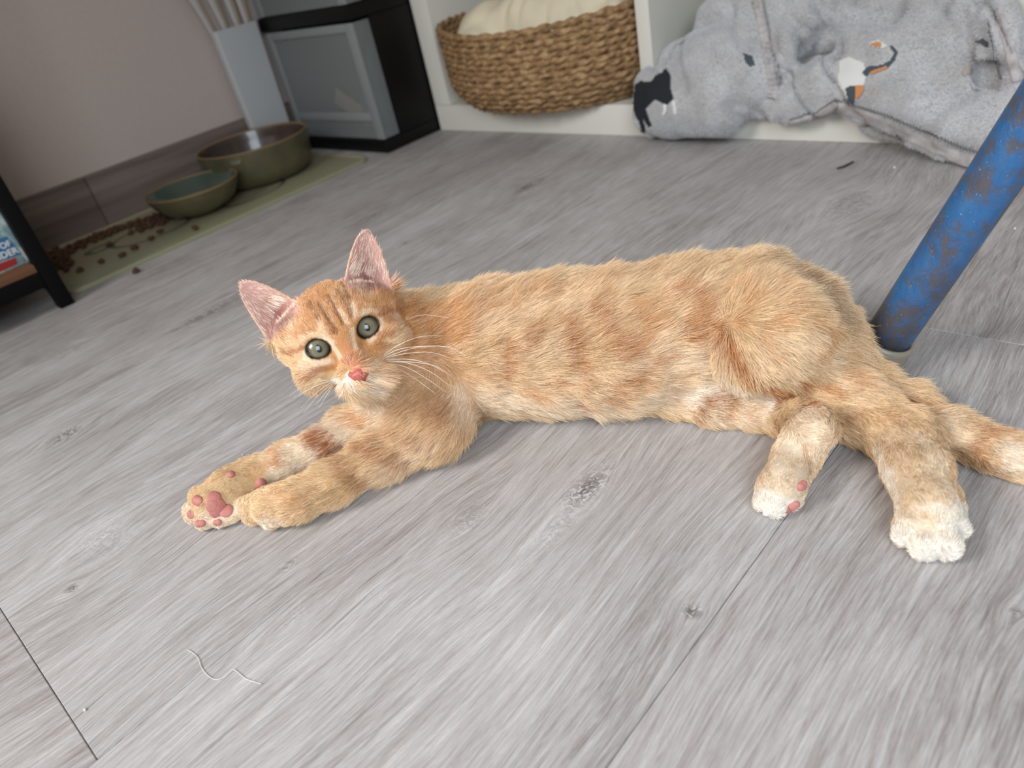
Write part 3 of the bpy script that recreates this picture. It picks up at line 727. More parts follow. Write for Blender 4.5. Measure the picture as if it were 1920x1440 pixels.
tipf = MA(t, 'MULTIPLY', MA(t, 'SUBTRACT', hi_.outputs['Intercept'], .6), .45, clamp=True)
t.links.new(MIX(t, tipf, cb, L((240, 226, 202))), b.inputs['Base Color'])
b.inputs['Roughness'].default_value = .5; b.inputs['Specular IOR Level'].default_value = .35
V, Nn, T = mesh_arrays(body_me)
Cv = coat(V)
a_ = body_me.attributes.new('col', 'FLOAT_COLOR', 'POINT')
a_.data.foreach_set('color', np.concatenate([Cv*.85, np.ones((len(Cv), 1))], 1).astype(np.float32).ravel())
body = link('body', body_me, SKM, kitten)

# pads, nose (before the fur, which keeps clear of them)
PADM = mat('pad_skin', (208, 134, 124), .55, noise=.12, scale=300, bump=.0004)
pads = []
def pad(pts, rp, flat=.30, rgbm=PADM, name='paw_pad', up=.2):
    bm = bmesh.new()
    for (x, y) in pts:
        p, n_ = hit(bv, x, y)
        if p is None: continue
        r_ = rp*depth(p)/FP
        z_ = Vector(n_); zz = Vector(ray(x, y))*-1; z_ = (z_+zz*.6).normalized()
        x_ = z_.orthogonal().normalized(); y_ = z_.cross(x_)
        Mx = Matrix((x_, y_, z_)).transposed().to_4x4(); Mx.translation = Vector(p)+z_*(r_*up*.4)
        Mx = Mx @ Matrix.Diagonal((r_, r_, r_*flat, 1))
        bmesh.ops.create_icosphere(bm, subdivisions=3, radius=1, matrix=Mx)
        pads.append((p, r_*1.02))
    me = bpy.data.meshes.new(name); bm.to_mesh(me); bm.free(); me.shade_smooth()
    return link(name, me, rgbm, kitten)
pad([(401, 934), (409, 948), (424, 958), (405, 958), (399, 948)], 13)
pad([(369, 938), (373, 940)], 9.5, .6); pad([(359, 964), (363, 965)], 8.5, .6); pad([(372, 982), (379, 981)], 7, .6); pad([(410, 979), (405, 980)], 6, .6)
pad([(433, 890)], 7.5, .8); pad([(489, 906)], 10, .7)
pad([(1501, 912), (1505, 909)], 9, .6); pad([(1486, 950), (1492, 946), (1476, 957)], 8, .6); pad([(1762, 1056), (1755, 1057)], 8, .6)
NM = mat('nose_leather', (206, 108, 96), .42, noise=.15, scale=500, bump=.0003)
nose_pts = [(0, -1.88, .72), (-.42, -1.98, .64), (.36, -1.98, .64), (-.24, -2.12, .76), (.20, -2.12, .76), (0, -2.40, .74), (0, -2.1, .84), (0, -2.25, .82)]
bm = bmesh.new()
for (x, y, z), r_ in zip(nose_pts, (.20, .15, .15, .21, .21, .14, .24, .2)):
    Mx = Matrix.Translation(Vector(H(x, y, z)))
    bmesh.ops.create_icosphere(bm, subdivisions=3, radius=r_*.01*1.32, matrix=Mx)
me = bpy.data.meshes.new('nose'); bm.to_mesh(me); bm.free(); me.shade_smooth()
nose = link('nose', me, NM, kitten)
rmod = nose.modifiers.new('r', 'REMESH'); rmod.mode = 'VOXEL'; rmod.voxel_size = .00045; rmod.use_smooth_shade = True
smod = nose.modifiers.new('s', 'SMOOTH'); smod.iterations = 14
# eyes
EM, t, b = nt('kitten_eye')
tc = N(t, 'ShaderNodeTexCoord'); sx_ = N(t, 'ShaderNodeSeparateXYZ', {0: tc.outputs['Object']})
rad = MA(t, 'SQRT', MA(t, 'ADD', MA(t, 'POWER', sx_.outputs[0], 2), MA(t, 'POWER', sx_.outputs[1], 2)))
rn = MA(t, 'DIVIDE', rad, .0078)
pup = MA(t, 'SQRT', MA(t, 'ADD', MA(t, 'POWER', MA(t, 'DIVIDE', sx_.outputs[0], .0016), 2), MA(t, 'POWER', MA(t, 'DIVIDE', sx_.outputs[1], .0024), 2)))
ang = MA(t, 'ARCTAN2', sx_.outputs[1], sx_.outputs[0])
cv = N(t, 'ShaderNodeCombineXYZ', {0: MA(t, 'MULTIPLY', MA(t, 'SINE', ang), 8), 1: MA(t, 'MULTIPLY', MA(t, 'COSINE', ang), 8), 2: MA(t, 'MULTIPLY', rn, 1.5)})
nz = N(t, 'ShaderNodeTexNoise', {'Vector': cv.outputs[0], 'Scale': 2.5, 'Detail': 4})
iris = RAMP(t, rn, [(0, L((104, 92, 62))), (.22, L((126, 120, 90))), (.48, L((142, 140, 112))), (.64, L((100, 98, 78))), (.74, L((30, 26, 20))), (1, L((12, 9, 7)))])
c1 = MIX(t, MA(t, 'MULTIPLY_ADD', nz.outputs[0], 1.5, -.45, clamp=True), MIX(t, .35, iris, (.02, .02, .01, 1)), iris)
c2 = MIX(t, MA(t, 'MULTIPLY', MA(t, 'SUBTRACT', pup, .85), 5, clamp=True), (.004, .004, .004, 1), c1)
t.links.new(c2, b.inputs['Base Color']); b.inputs['Roughness'].default_value = .3
b.inputs['Coat Weight'].default_value = 1; b.inputs['Coat Roughness'].default_value = .02
for (x, y) in EYE:
    bm = bmesh.new(); bmesh.ops.create_uvsphere(bm, u_segments=48, v_segments=32, radius=.0078)
    me = bpy.data.meshes.new('eye'); bm.to_mesh(me); bm.free(); me.shade_smooth()
    o = link('eye', me, EM, kitten)
    c = H(x*.985, y-.02, -.80)
    zd = Vector(CAM-c).normalized(); yd = Vector(eyv); yd = (yd-zd*yd.dot(zd)).normalized(); xd = yd.cross(zd)
    Mx = Matrix((xd, yd, zd)).transposed().to_4x4(); Mx.translation = Vector(c); o.matrix_world = Mx

# fur ------------------------------------------------------------------
def fur(n, lenscale=1.0):
    P, Q = scatter(body_me, n, rng, lambda X: np.where(np.linalg.norm(X-H(0, .2, -1.6), axis=1) < .040, 3.2, 1.0)*np.where((X[:, 2] < .0012), .1, 1))
    P = P.astype(np.float64); Q = Q.astype(np.float64)
    q = (P-HO)@HR.T*100
    keep = ~((P[:, 2] < .003) & (Q[:, 2] < -.3))
    for p, r_ in pads: keep &= np.linalg.norm(P-p, axis=1) > r_
    keep &= ~((np.abs(q[:, 0]) < .5-.45*np.clip((-1.95-q[:, 1])/.55, 0, 1)) & (q[:, 1] > -2.55) & (q[:, 1] < -1.78) & (q[:, 2] > .3))
    eyed = np.full(len(P), 9.)
    for (x, y) in EYE:
        s = 1 if x > 0 else -1
        u = (q[:, 0]-x)*s; v = q[:, 1]-y; v2 = v+.18*np.maximum(-u, 0)-.05*u
        r_ = np.where(q[:, 2] > -2.0, np.sqrt((u/.615)**2+(v2/.515)**2), 9); eyed = np.minimum(eyed, r_)
    keep &= eyed > 1.10
    tt_ = np.zeros(len(P)); inner = np.zeros(len(P), bool); earz = np.zeros(len(P), bool); edge = np.zeros(len(P), bool)
    for (B, ay, az, ax, Lh) in EARS:
        d = q-B; u = d@ax; v = d@ay; w2 = d@az
        t_ = np.clip(v/Lh, 0, 1); W = 1.50*np.clip(1-t_, .01, 1)**.48
        ins = (v > .35) & (v < Lh*1.1) & (np.abs(u) < W*1.1) & (w2 > -1.4)
        earz |= ins; tt_ = np.where(ins, t_, tt_)
        inner |= ins & (((Q@HR.T)@az) > .15)
        edge |= ins & (np.abs(u) > .88*W)
    keep &= ~(inner & (rng.random(len(P)) > .13))
    P, Q, q, eyed, inner, earz, edge, tt_ = P[keep], Q[keep], q[keep], eyed[keep], inner[keep], earz[keep], edge[keep], tt_[keep]
    # which limb each hair belongs to: combed along it
    flow = np.zeros_like(P); wsum = np.full(len(P), 1e-9)
    for (f_, a, b_, k, sub, fl_) in K.pr[:n_body]:
        d = np.full(len(P), 1.0)
        near = np.where(np.all((P > a-.02) & (P < b_+.02), axis=1))[0]
        if len(near): d[near] = np.abs(f_(P[near]))
        w_ = np.where(d < .9, 1/(d+.003)**3, 0)
        flow += w_[:, None]*fl_; wsum += w_
    flow /= wsum[:, None]
    # head: combed away from the nose
    isH = np.clip((4.2-np.linalg.norm(q-np.array([0, .3, -2.4]), axis=1))/1.0, 0, 1)
    isH = np.maximum(isH, earz.astype(float))
    hd = q-np.array([0, -1.75, .4]); hd[:, 1] += .3*np.clip(hd[:, 1], 0, 3); hd /= np.linalg.norm(hd, axis=1, keepdims=True)+1e-9
    hd = hd@HR
    flow = flow*(1-isH[:, None])+hd*isH[:, None]
    # trunk hair drifts a little towards the back
    flow += (1-isH[:, None])*np.array([-.12, .40, .08])*np.clip(1.2-np.abs(P[:, 0:1]+.2)*5, 0, 1)
    tdir = flow-Q*np.sum(flow*Q, 1, keepdims=True)
    tdir /= np.linalg.norm(tdir, axis=1, keepdims=True)+1e-9
    # lengths
    pawc = [at(*p) for p in ((480, 960), (395, 950), (1745, 990), (1465, 930))]
    dp = np.min([np.linalg.norm(P-c, axis=1) for c in pawc], 0)
    Ln = .0125*np.clip(dp/.09-.06, .20, 1.0)
    Ln = Ln*(1-isH)+isH*(.0013+.0048*np.clip(np.linalg.norm(q-np.array([0, -1.9, .4]), axis=1)/4.5-.26, 0, 1))
    Ln = np.where(earz & ~inner, .0028, Ln); Ln = np.where(inner, .0078-.0055*tt_, Ln); Ln = np.where(edge, .0015, Ln)
    Ln *= np.clip((eyed-.9)/.8, .30, 1)
    Ln *= rng.uniform(.65, 1.2, len(P))*lenscale
    lift = .30-.08*isH; lift = np.where(inner, .25, lift); lift = lift+.12*vnoise(P, 120, 9)
    nx = np.stack([vnoise(P, 130, s) for s in (11, 12, 13)], 1)*.34+np.stack([vnoise(P, 330, s) for s in (14, 15, 16)], 1)*.26+rng.normal(0, .12, P.shape)
    nx *= (1-.45*isH)[:, None]
    d0 = tdir+Q*lift[:, None]*1.35+nx*.6; d0 /= np.linalg.norm(d0, axis=1, keepdims=True)
    d1 = tdir+Q*lift[:, None]*.35+nx; d1 /= np.linalg.norm(d1, axis=1, keepdims=True)
    k = 5; pts = np.zeros((len(P), k, 3)); pts[:, 0] = P-Q*.0003
    for i in range(1, k):
        w_ = (i-.5)/(k-1); dd = d0*(1-w_)+d1*w_
        pts[:, i] = pts[:, i-1]+dd*(Ln/(k-1))[:, None]
    # tufts: hairs of one patch lean together towards their tips
    cs = np.where(isH > .5, .0020, .0032)[:, None]
    Pw = P+np.stack([vnoise(P, 90, s) for s in (31, 32, 33)], 1)*.0035
    cell = np.floor(Pw/cs); cc = (cell+.5)*cs+(np.stack([hash3(cell, s) for s in (5, 6, 7)], 1)-.5)*cs*.8
    off = cc-Pw; off -= Q*np.sum(off*Q, 1, keepdims=True)
    off = off*np.where(inner | edge, 0, 1)[:, None]
    for i in range(1, k): pts[:, i] += off*((.6-.25*isH[:, None])*np.minimum(1, Ln/.007)[:, None]*(i/(k-1))**1.5)
    tuft = hash3(cell, 8)-.5
    pts[:, :, 2] = np.maximum(pts[:, :, 2], .0006)
    C = coat(P+tdir*(Ln*rng.uniform(.2, 1.0, len(P)))[:, None]+rng.normal(0, 1, P.shape)*np.where(isH > .5, .0005, .0012)[:, None])
    C = np.where(inner[:, None], s2l((244, 226, 212)), C)
    C = np.where(edge[:, None], s2l((240, 208, 184)), C)
    # single paler or redder hairs and tufts
    tn = vnoise(P, 260, 21)[:, None]*.6+rng.normal(0, 1.0, (len(P), 1))+tuft[:, None]*.9
    C = C*(1+.15*tn*np.array([.8, 1.0, 1.25]))
    pl = np.clip(tn*.22, 0, .45); C = C*(1-pl)+s2l((240, 224, 198))*pl; C = np.clip(C, .003, .95)
    rad_ = np.where(isH > .5, .00009, .000105)*rng.uniform(.8, 1.2, len(P))
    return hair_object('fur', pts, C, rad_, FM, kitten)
NH = 640000
fo = fur(NH); tag(fo, kind='stuff')
# mouth line
MLM = mat('lip_line', (150, 88, 78), .6)
for line in ([(684, 717), (685, 723), (693, 725), (703, 721), (712, 713)], [(685, 722), (676, 727), (666, 727), (656, 722)]):
    Pm = [(lambda h_: h_[0]+h_[1]*.0011)(hit(bv, *p)) for p in line if hit(bv, *p)[0] is not None]
    if len(Pm) > 2: tube('lip_line', Pm, [.00025]+[.00035]*(len(Pm)-2)+[.0001], MLM, kitten, 6)
# whiskers
WM = mat('whisker', (250, 246, 238), .35, spec=.6)
def whisker(pix, root=None, r0=.00017):
    """pix: photo points from the muzzle outwards; bowed in depth"""
    p0, n_ = hit(bv, *pix[0])
    if p0 is None: return
    d0 = depth(p0); P = [p0-np.array(n_)*.001]; 
    for i, (x, y) in enumerate(pix[1:], 1):
        d = d0*(1-.012*i)
        P.append(CAM+((x-960)/FP*RV-(y-720)/FP*UV+WV)*d)
    # smooth
    Q = []
    P = np.array(P); n = len(P)
    for i in range(n-1):
        a, b_, c, d = P[max(i-1, 0)], P[i], P[i+1], P[min(i+2, n-1)]
        for tt in np.linspace(0, 1, 5, endpoint=False):
            Q.append(.5*((2*b_)+(-a+c)*tt+(2*a-5*b_+4*c-d)*tt*tt+(-a+3*b_-3*c+d)*tt**3))
    Q.append(P[-1])
    R = np.linspace(r0, r0*.3, len(Q))
    tube('whisker', Q, R, WM, kitten, 5)
for w_ in (z2([(1230, 1030), (1330, 950), (1480, 890), (1640, 880)]), z2([(1230, 1040), (1350, 975), (1560, 955), (1720, 970), (1820, 1030)]), z2([(1240, 1050), (1380, 1010), (1560, 1000), (1700, 1040)]),
           z2([(1240, 1062), (1400, 1050), (1540, 1080), (1660, 1140)]), z2([(1245, 1075), (1400, 1078), (1560, 1140), (1700, 1240)]), z2([(1245, 1090), (1380, 1105), (1520, 1180), (1680, 1290)]),
           z2([(1240, 1105), (1350, 1130), (1480, 1210), (1600, 1300)]), z2([(1235, 1050), (1340, 1000), (1470, 965), (1600, 960)]), z2([(1245, 1070), (1420, 1070), (1600, 1100), (1720, 1180)]),
           z2([(850, 1205), (740, 1215), (640, 1250), (550, 1310)]), z2([(855, 1210), (760, 1235), (660, 1280), (580, 1330)]), z2([(860, 1222), (770, 1270), (690, 1340), (630, 1400)]),
           z2([(865, 1230), (790, 1280), (720, 1350), (650, 1440)]), z2([(868, 1236), (800, 1300), (740, 1380)]), z2([(855, 1215), (720, 1250), (610, 1320)]), z2([(870, 1240), (810, 1320), (760, 1400)]),
           z2([(1380, 770), (1480, 735), (1580, 735), (1700, 755)])):
    whisker(w_)
# ------------------------------------------------------------------ basket
bk = empty('woven_basket', (-.690, .800, .0385))
tag(bk, 'oval seagrass basket in the left cube of the white shelf', 'basket')
SGM, t, b = nt('seagrass')
tc = N(t, 'ShaderNodeTexCoord'); nz = N(t, 'ShaderNodeTexNoise', {'Vector': tc.outputs['Object'], 'Scale': 130, 'Detail': 4}); nz2 = N(t, 'ShaderNodeTexNoise', {'Vector': tc.outputs['Object'], 'Scale': 18, 'Detail': 3})
c = RAMP(t, nz.outputs[0], [(.3, L((96, 70, 44))), (.5, L((154, 118, 80))), (.7, L((198, 164, 122)))])
c = MIX(t, MA(t, 'MULTIPLY', nz2.outputs[0], .5), c, L((130, 106, 68)))
t.links.new(c, b.inputs['Base Color']); b.inputs['Roughness'].default_value = .8
nr = 14
for i in range(nr):
    u = i/(nr-1); z = .005+.0072*i
    f_ = 1-(1-min(1, (u+.06)/.42))**2*.22
    a_, b_ = .160*f_+.006*u, .104*f_+.004*u
    lift = lambda th: .010*u*abs(math.cos(th))**2
    V = []; F = []; n = 300; seg = 10; tw = 46
    for j in range(n):
        th = 2*math.pi*j/n
        for k in range(seg):
            ph = 2*math.pi*k/seg
            r_ = .0041*(1+.30*math.cos(2*ph-tw*th+i*1.7+1.4*math.sin(5*th+i*2.1)+1.1*math.sin(11*th+i)))*(1+.10*math.sin(23*th+i*3))
            cx, cy = math.cos(th), math.sin(th)
            V.append(((a_+r_*math.cos(ph))*cx, (b_+r_*math.cos(ph))*cy, z+lift(th)+r_*math.sin(ph)*.98))
    for j in range(n):
        for k in range(seg): F.append((j*seg+k, ((j+1) % n)*seg+k, ((j+1) % n)*seg+(k+1) % seg, j*seg+(k+1) % seg))
    pydata('coil', V, F, SGM, bk, True)
V = [(0, 0, .004)]+[(.128*math.cos(2*math.pi*j/48), .083*math.sin(2*math.pi*j/48), .004) for j in range(48)]+[(0, 0, .0002)]+[(.128*math.cos(2*math.pi*j/48), .083*math.sin(2*math.pi*j/48), .0002) for j in range(48)]
F = [(0, 1+j, 1+(j+1) % 48) for j in range(48)]+[(49, 50+(j+1) % 48, 50+j) for j in range(48)]+[(1+j, 50+j, 50+(j+1) % 48, 1+(j+1) % 48) for j in range(48)]
pydata('base', V, F, SGM, bk)
# cream cushion in the basket
s = SDF()
cl = [((-.775, .79, .118, .050), (-.70, .80, .128, .046)), ((-.70, .80, .128, .046), (-.62, .81, .130, .040)), ((-.64, .81, .130, .040), (-.585, .81, .125, .034)), ((-.76, .78, .08, .045), (-.63, .80, .08, .045)),
      ((-.795, .775, .105, .036), (-.76, .75, .105, .036))]
for A, B in cl: s.cone((np.array(A[:3]), A[3]), (np.array(B[:3]), B[3]), .008)
me = s.mesh('cushion', .0022)
V, Nn, T = mesh_arrays(me); V2 = V.astype(float)
dsp = np.abs(vnoise(V2*np.array([1, .35, .35]), 48, 3))*.010+vnoise(V2, 22, 5)*.005-.003
V2 = V2+Nn*dsp[:, None]; me.vertices.foreach_set('co', V2.astype(np.float32).ravel()); me.update()
CUM = mat('cream_cotton', (232, 220, 192), .85, noise=.06, scale=40)
o = link('cushion', me, CUM); tag(o, 'cream crumpled cushion lying inside the woven basket', 'cushion')

# ------------------------------------------------------------------ fleece blanket
BL = empty('fleece_blanket', (0, 0, 0)); tag(BL, 'grey plush blanket with animal prints spilling out of the right shelf cube', 'blanket')
s = SDF()
def bc(A, B, k=.008): s.cone(sph(*A[:3], Y=A[3]), sph(*B[:3], Y=B[3]), k)
# left bundle
bc((1262, 195, 56, .742), (1350, 190, 62, .738)); bc((1262, 190, 58, .742), (1340, 130, 66, .752), .006); bc((1350, 185, 64, .738), (1395, 130, 60, .755), .006); bc((1290, 120, 46, .765), (1400, 80, 55, .77), .012)
bc((1228, 210, 42, .742), (1230, 160, 40, .75)); bc((1240, 140, 30, .765), (1330, 60, 30, .79), .004); bc((1395, 185, 45, .742), (1435, 150, 42, .752), .006)
bc((1440, 190, 22, .745), (1420, 120, 30, .75), .004); bc((1478, 185, 16, .748), (1452, 212, 14, .74), .003)
bc((1340, 40, 40, .80), (1400, 5, 50, .80), .005)
# sleeve-like fold behind
bc((1510, 10, 62, .80), (1450, 110, 48, .765), .006); bc((1430, 0, 60, .80), (1420, 80, 50, .775), .008); bc((1540, -40, 70, .82), (1505, 40, 62, .79), .008)
bc((1478, 70, 20, .752), (1478, 120, 26, .755), .003)
# middle fold
bc((1428, 218, 13, .742), (1470, 200, 26, .742), .006); bc((1470, 200, 30, .745), (1545, 150, 50, .755), .008); bc((1500, 195, 34, .745), (1570, 165, 44, .75), .008); bc((1480, 222, 14, .735), (1575, 192, 14, .735), .003)
# right drape
for A, B in (((1605, 80, 38, .775), (1605, 165, 34, .742)), ((1660, 85, 42, .775), (1665, 190, 36, .735)), ((1725, 75, 48, .775), (1730, 215, 38, .725)), ((1790, 70, 52, .775), (1790, 235, 40, .715)), ((1850, 80, 52, .775), (1845, 240, 38, .71)), ((1905, 90, 50, .77), (1900, 200, 45, .725)),
             ((1605, 165, 34, .742), (1665, 190, 36, .735)), ((1665, 190, 36, .735), (1730, 215, 38, .725)), ((1730, 215, 38, .725), (1790, 235, 40, .715)), ((1790, 235, 40, .715), (1850, 250, 38, .71))): bc(A, B, .009)
bc((1592, 205, 15, .742), (1650, 225, 18, .733), .004); bc((1650, 225, 20, .733), (1710, 258, 20, .722), .004); bc((1710, 258, 20, .722), (1770, 282, 18, .712), .004); bc((1770, 282, 18, .712), (1835, 298, 16, .702), .004); bc((1835, 298, 16, .702), (1930, 300, 18, .70), .004)
bc((1630, 232, 16, .752), (1700, 268, 14, .745), .003)
# top folds
bc((1600, 25, 30, .80), (1680, 20, 34, .80), .006); bc((1820, 10, 34, .765), (1850, 110, 26, .74), .004); bc((1872, 20, 34, .75), (1905, 130, 30, .725), .004); bc((1560, 60, 36, .80), (1700, 60, 40, .80), .01); bc((1760, 10, 60, .80), (1860, 20, 50, .79), .012)
for A, B in (((1392, 168, 5, .735), (1470, 120, 7, .74)), ((1470, 120, 7, .74), (1572, 52, 8, .755)), ((1362, 224, 4, .722), (1415, 140, 5, .73)), ((1572, 90, 5, .74), (1569, 190, 5, .725)), ((1795, 20, 6, .73), (1845, 130, 6, .72)), ((1845, 130, 6, .72), (1885, 190, 6, .70)), ((1240, 120, 5, .74), (1290, 80, 6, .755))):
    s.cone(sph(*A[:3], Y=A[3]+.018), sph(*B[:3], Y=B[3]+.018), .012, True)
me = s.mesh('fleece', .0026)
V, Nn, T = mesh_arrays(me); V2 = V.astype(float)
rid = 1-np.abs(vnoise(V2@np.array([[.8, .2, -.5], [.1, 1, .2], [.6, 0, .8]])*np.array([1.5, .8, .45]), 20, 4)); V2 += Nn*(-.0075*np.clip(rid-.80, 0, 1)/.2+vnoise(V2*np.array([1, 1, .5]), 24, 4)*.004+vnoise(V2, 60, 6)*.0014)[:, None]; V2[:, 2] = np.maximum(V2[:, 2], .0006)
me.vertices.foreach_set('co', V2.astype(np.float32).ravel()); me.update()
FLM = mat('fleece', (198, 198, 199), .95, rgb2=(172, 169, 167), scale=30, sheen=.2)
fb = link('fleece', me, FLM, BL)
bvb = bvh_of(me)
def ribbon(name, line, w0, M, lift=.0012, nseg=60, across=6, wob=0):
    """strip sewn on the fleece: follows its surface along a line"""
    L_ = np.array(line, float); seg = np.linalg.norm(np.diff(L_, axis=0), axis=1); cum = np.r_[0, np.cumsum(seg)]
    G = []
    for i in range(nseg+1):
        s_ = cum[-1]*i/nseg; p = np.array([np.interp(s_, cum, L_[:, 0]), np.interp(s_, cum, L_[:, 1])])
        s2 = min(cum[-1], s_+4); s1 = max(0, s_-4)
        d = np.array([np.interp(s2, cum, L_[:, 0])-np.interp(s1, cum, L_[:, 0]), np.interp(s2, cum, L_[:, 1])-np.interp(s1, cum, L_[:, 1])]); d /= np.linalg.norm(d)
        nrm = np.array([-d[1], d[0]]); row = []
        for j in range(across+1):
            q = p+nrm*w0*(j/across-.5); h_ = hit(bvb, *q)
            if h_[0] is None: row.append(None); continue
            e_ = 1 if 0 < j < across else -.3
            row.append(h_[0]+h_[1]*(lift*e_+wob*math.sin(i*1.9)*.5*lift))
        G.append(row)
    V = []; idx = {}; F = []
    for i, row in enumerate(G):
        for j, v in enumerate(row):
            if v is not None: idx[(i, j)] = len(V); V.append(v)
    for i in range(nseg):
        for j in range(across):
            q = [(i, j), (i+1, j), (i+1, j+1), (i, j+1)]
            if all(a in idx for a in q):
                pts = [V[idx[a]] for a in q]
                if max(np.linalg.norm(pts[a]-pts[(a+1) % 4]) for a in range(4)) < .02: F.append(tuple(idx[a] for a in q))
    if F: return pydata(name, V, F, M, BL, True)
HBM = mat('hem_plush', (196, 192, 192), .95, rgb2=(160, 155, 152), scale=120, bump=.0015)
ribbon('hem_band', [(1420, 0), (1432, 60), (1440, 110), (1452, 165), (1446, 185)], 21, HBM, .003, wob=1)
ribbon('hem_band', [(1484, 232), (1520, 222), (1560, 200), (1572, 190)], 17, HBM, .0025)
ribbon('hem_band', [(1572, 200), (1620, 216), (1680, 242), (1750, 276), (1830, 306)], 26, HBM, .002)
ribbon('hem_band', [(1870, 20), (1890, 80), (1908, 150)], 26, HBM, .002)
STM = mat('stitching', (104, 102, 102), .8)
def stitches(line, amp=4, step=3.2, M=STM, r_=.0005):
    L_ = np.array(line, float); seg = np.linalg.norm(np.diff(L_, axis=0), axis=1); cum = np.r_[0, np.cumsum(seg)]; P = []
    for i in range(int(cum[-1]/step)+1):
        s_ = i*step; p = np.array([np.interp(s_, cum, L_[:, 0]), np.interp(s_, cum, L_[:, 1])+(amp if i % 2 else -amp)*.6])
        h_ = hit(bvb, *p)
        if h_[0] is not None and (not P or np.linalg.norm(P[-1]-h_[0]) < .02): P.append(h_[0]+h_[1]*.0028)
    if len(P) > 3: tube('stitching', P, r_, M, BL, 4)
stitches([(1568, 186), (1600, 194), (1660, 212), (1720, 236), (1780, 262), (1842, 284)]); stitches([(1432, 0), (1445, 60), (1455, 110), (1464, 165)], 3, M=HBM)
stitches([(1482, 222), (1530, 210), (1570, 185)], 2); stitches([(1852, 40), (1868, 90), (1880, 150)], 5, 4, HBM)
def decal(name, poly, M, step=2.2, lift=.0012):
    poly = np.array(poly, float); x0, y0 = poly.min(0); x1, y1 = poly.max(0)
    def inside(x, y):
        c_ = False; n = len(poly)
        for i in range(n):
            (xa, ya), (xb, yb) = poly[i], poly[(i+1) % n]
            if (ya > y) != (yb > y) and x < (xb-xa)*(y-ya)/(yb-ya)+xa: c_ = not c_
        return c_
    V = []; idx = {}; F = []
    nx_, ny_ = int((x1-x0)/step)+2, int((y1-y0)/step)+2
    for i in range(nx_):
        for j in range(ny_):
            cx, cy = x0+(i+.5)*step, y0+(j+.5)*step
            if not inside(cx, cy): continue
            q = []
            for a, b_ in ((i, j), (i+1, j), (i+1, j+1), (i, j+1)):
                if (a, b_) not in idx:
                    h_ = hit(bvb, x0+a*step, y0+b_*step)
                    if h_[0] is None: idx[(a, b_)] = None
                    else: idx[(a, b_)] = len(V); V.append(h_[0]+h_[1]*lift)
                q.append(idx[(a, b_)])
            if None not in q: F.append(tuple(q))
    if F: return pydata(name, V, F, M, BL, True)
NV = mat('print_black', (30, 34, 40), .9); PW = mat('print_white', (224, 224, 220), .9); PO = mat('print_orange', (206, 140, 88), .9); PG = mat('print_slate', (70, 82, 90), .9)
def zb(L_): return [(1160+a/4.8, 60+b/4.8) for a, b in L_]
o = decal('printed_dog', zb([(425, 325), (470, 400), (470, 520), (500, 600), (440, 650), (400, 640), (330, 605), (245, 690), (300, 840), (270, 850), (225, 770), (240, 900), (215, 910), (180, 800), (130, 680), (120, 560), (135, 490), (200, 445), (300, 450), (340, 390), (400, 370)]), NV)
if o: o['label'] = 'black printed dog'
decal('printed_leg', zb([(408, 655), (440, 650), (430, 730), (395, 750)]), PW); decal('printed_leg', zb([(485, 625), (515, 620), (530, 735), (500, 740)]), PW); decal('printed_mark', zb([(1120, 195), (1200, 225), (1225, 300), (1180, 310), (1140, 270)]), PG)
def zc(L_): return [(1540+a/4.363, b/4.363) for a, b in L_]
decal('printed_patch', zc([(150, 500), (230, 470), (350, 520), (370, 620), (350, 710), (280, 830), (210, 820), (140, 700)]), PW, lift=.0010)
decal('printed_mark', zc([(205, 730), (235, 705), (285, 710), (275, 850), (235, 830)]), PG, lift=.0018); decal('printed_mark', zc([(285, 700), (355, 705), (345, 760), (290, 810)]), PO, lift=.0018)
decal('printed_line', zc([(340, 600), (380, 550), (500, 535), (560, 500), (600, 440), (560, 385), (580, 380), (630, 430), (600, 500), (540, 560), (400, 590), (370, 640)]), PG, lift=.0016); decal('printed_line', zc([(400, 595), (530, 545), (530, 570), (420, 615)]), PO, lift=.0019)
decal('printed_patch', zc([(400, 350), (470, 330), (540, 380), (500, 400), (440, 390), (400, 375)]), PW, lift=.001); decal('printed_mark', zc([(415, 358), (480, 350), (495, 375), (480, 398), (450, 385), (415, 380)]), PO, lift=.0018)
decal('printed_mark', zc([(1270, 340), (1330, 315), (1380, 340), (1370, 385), (1320, 365)]), PG, lift=.0016); decal('printed_patch', zc([(1180, 540), (1220, 545), (1230, 590), (1160, 630), (1150, 590)]), mat('print_tan', (168, 156, 150), .9), lift=.0014)
# plush pile
P, Q = scatter(me, 150000, rng); P = P.astype(float); Q = Q.astype(float)
kp_ = P[:, 1] < .80; P, Q = P[kp_], Q[kp_]
d_ = Q+rng.normal(0, .45, P.shape)+np.stack([vnoise(P, 90, s_) for s_ in (1, 2, 3)], 1)*.5; d_ /= np.linalg.norm(d_, axis=1, keepdims=True)
pts = P[:, None, :]+d_[:, None, :]*(np.linspace(0, 1, 3)[None, :, None]*rng.uniform(.0012, .0026, len(P))[:, None, None])
pts[:, :, 2] = np.maximum(pts[:, :, 2], .0008)
shade = (rng.normal(0, .05, (len(P), 1))+.05*vnoise(P, 70, 8)[:, None])
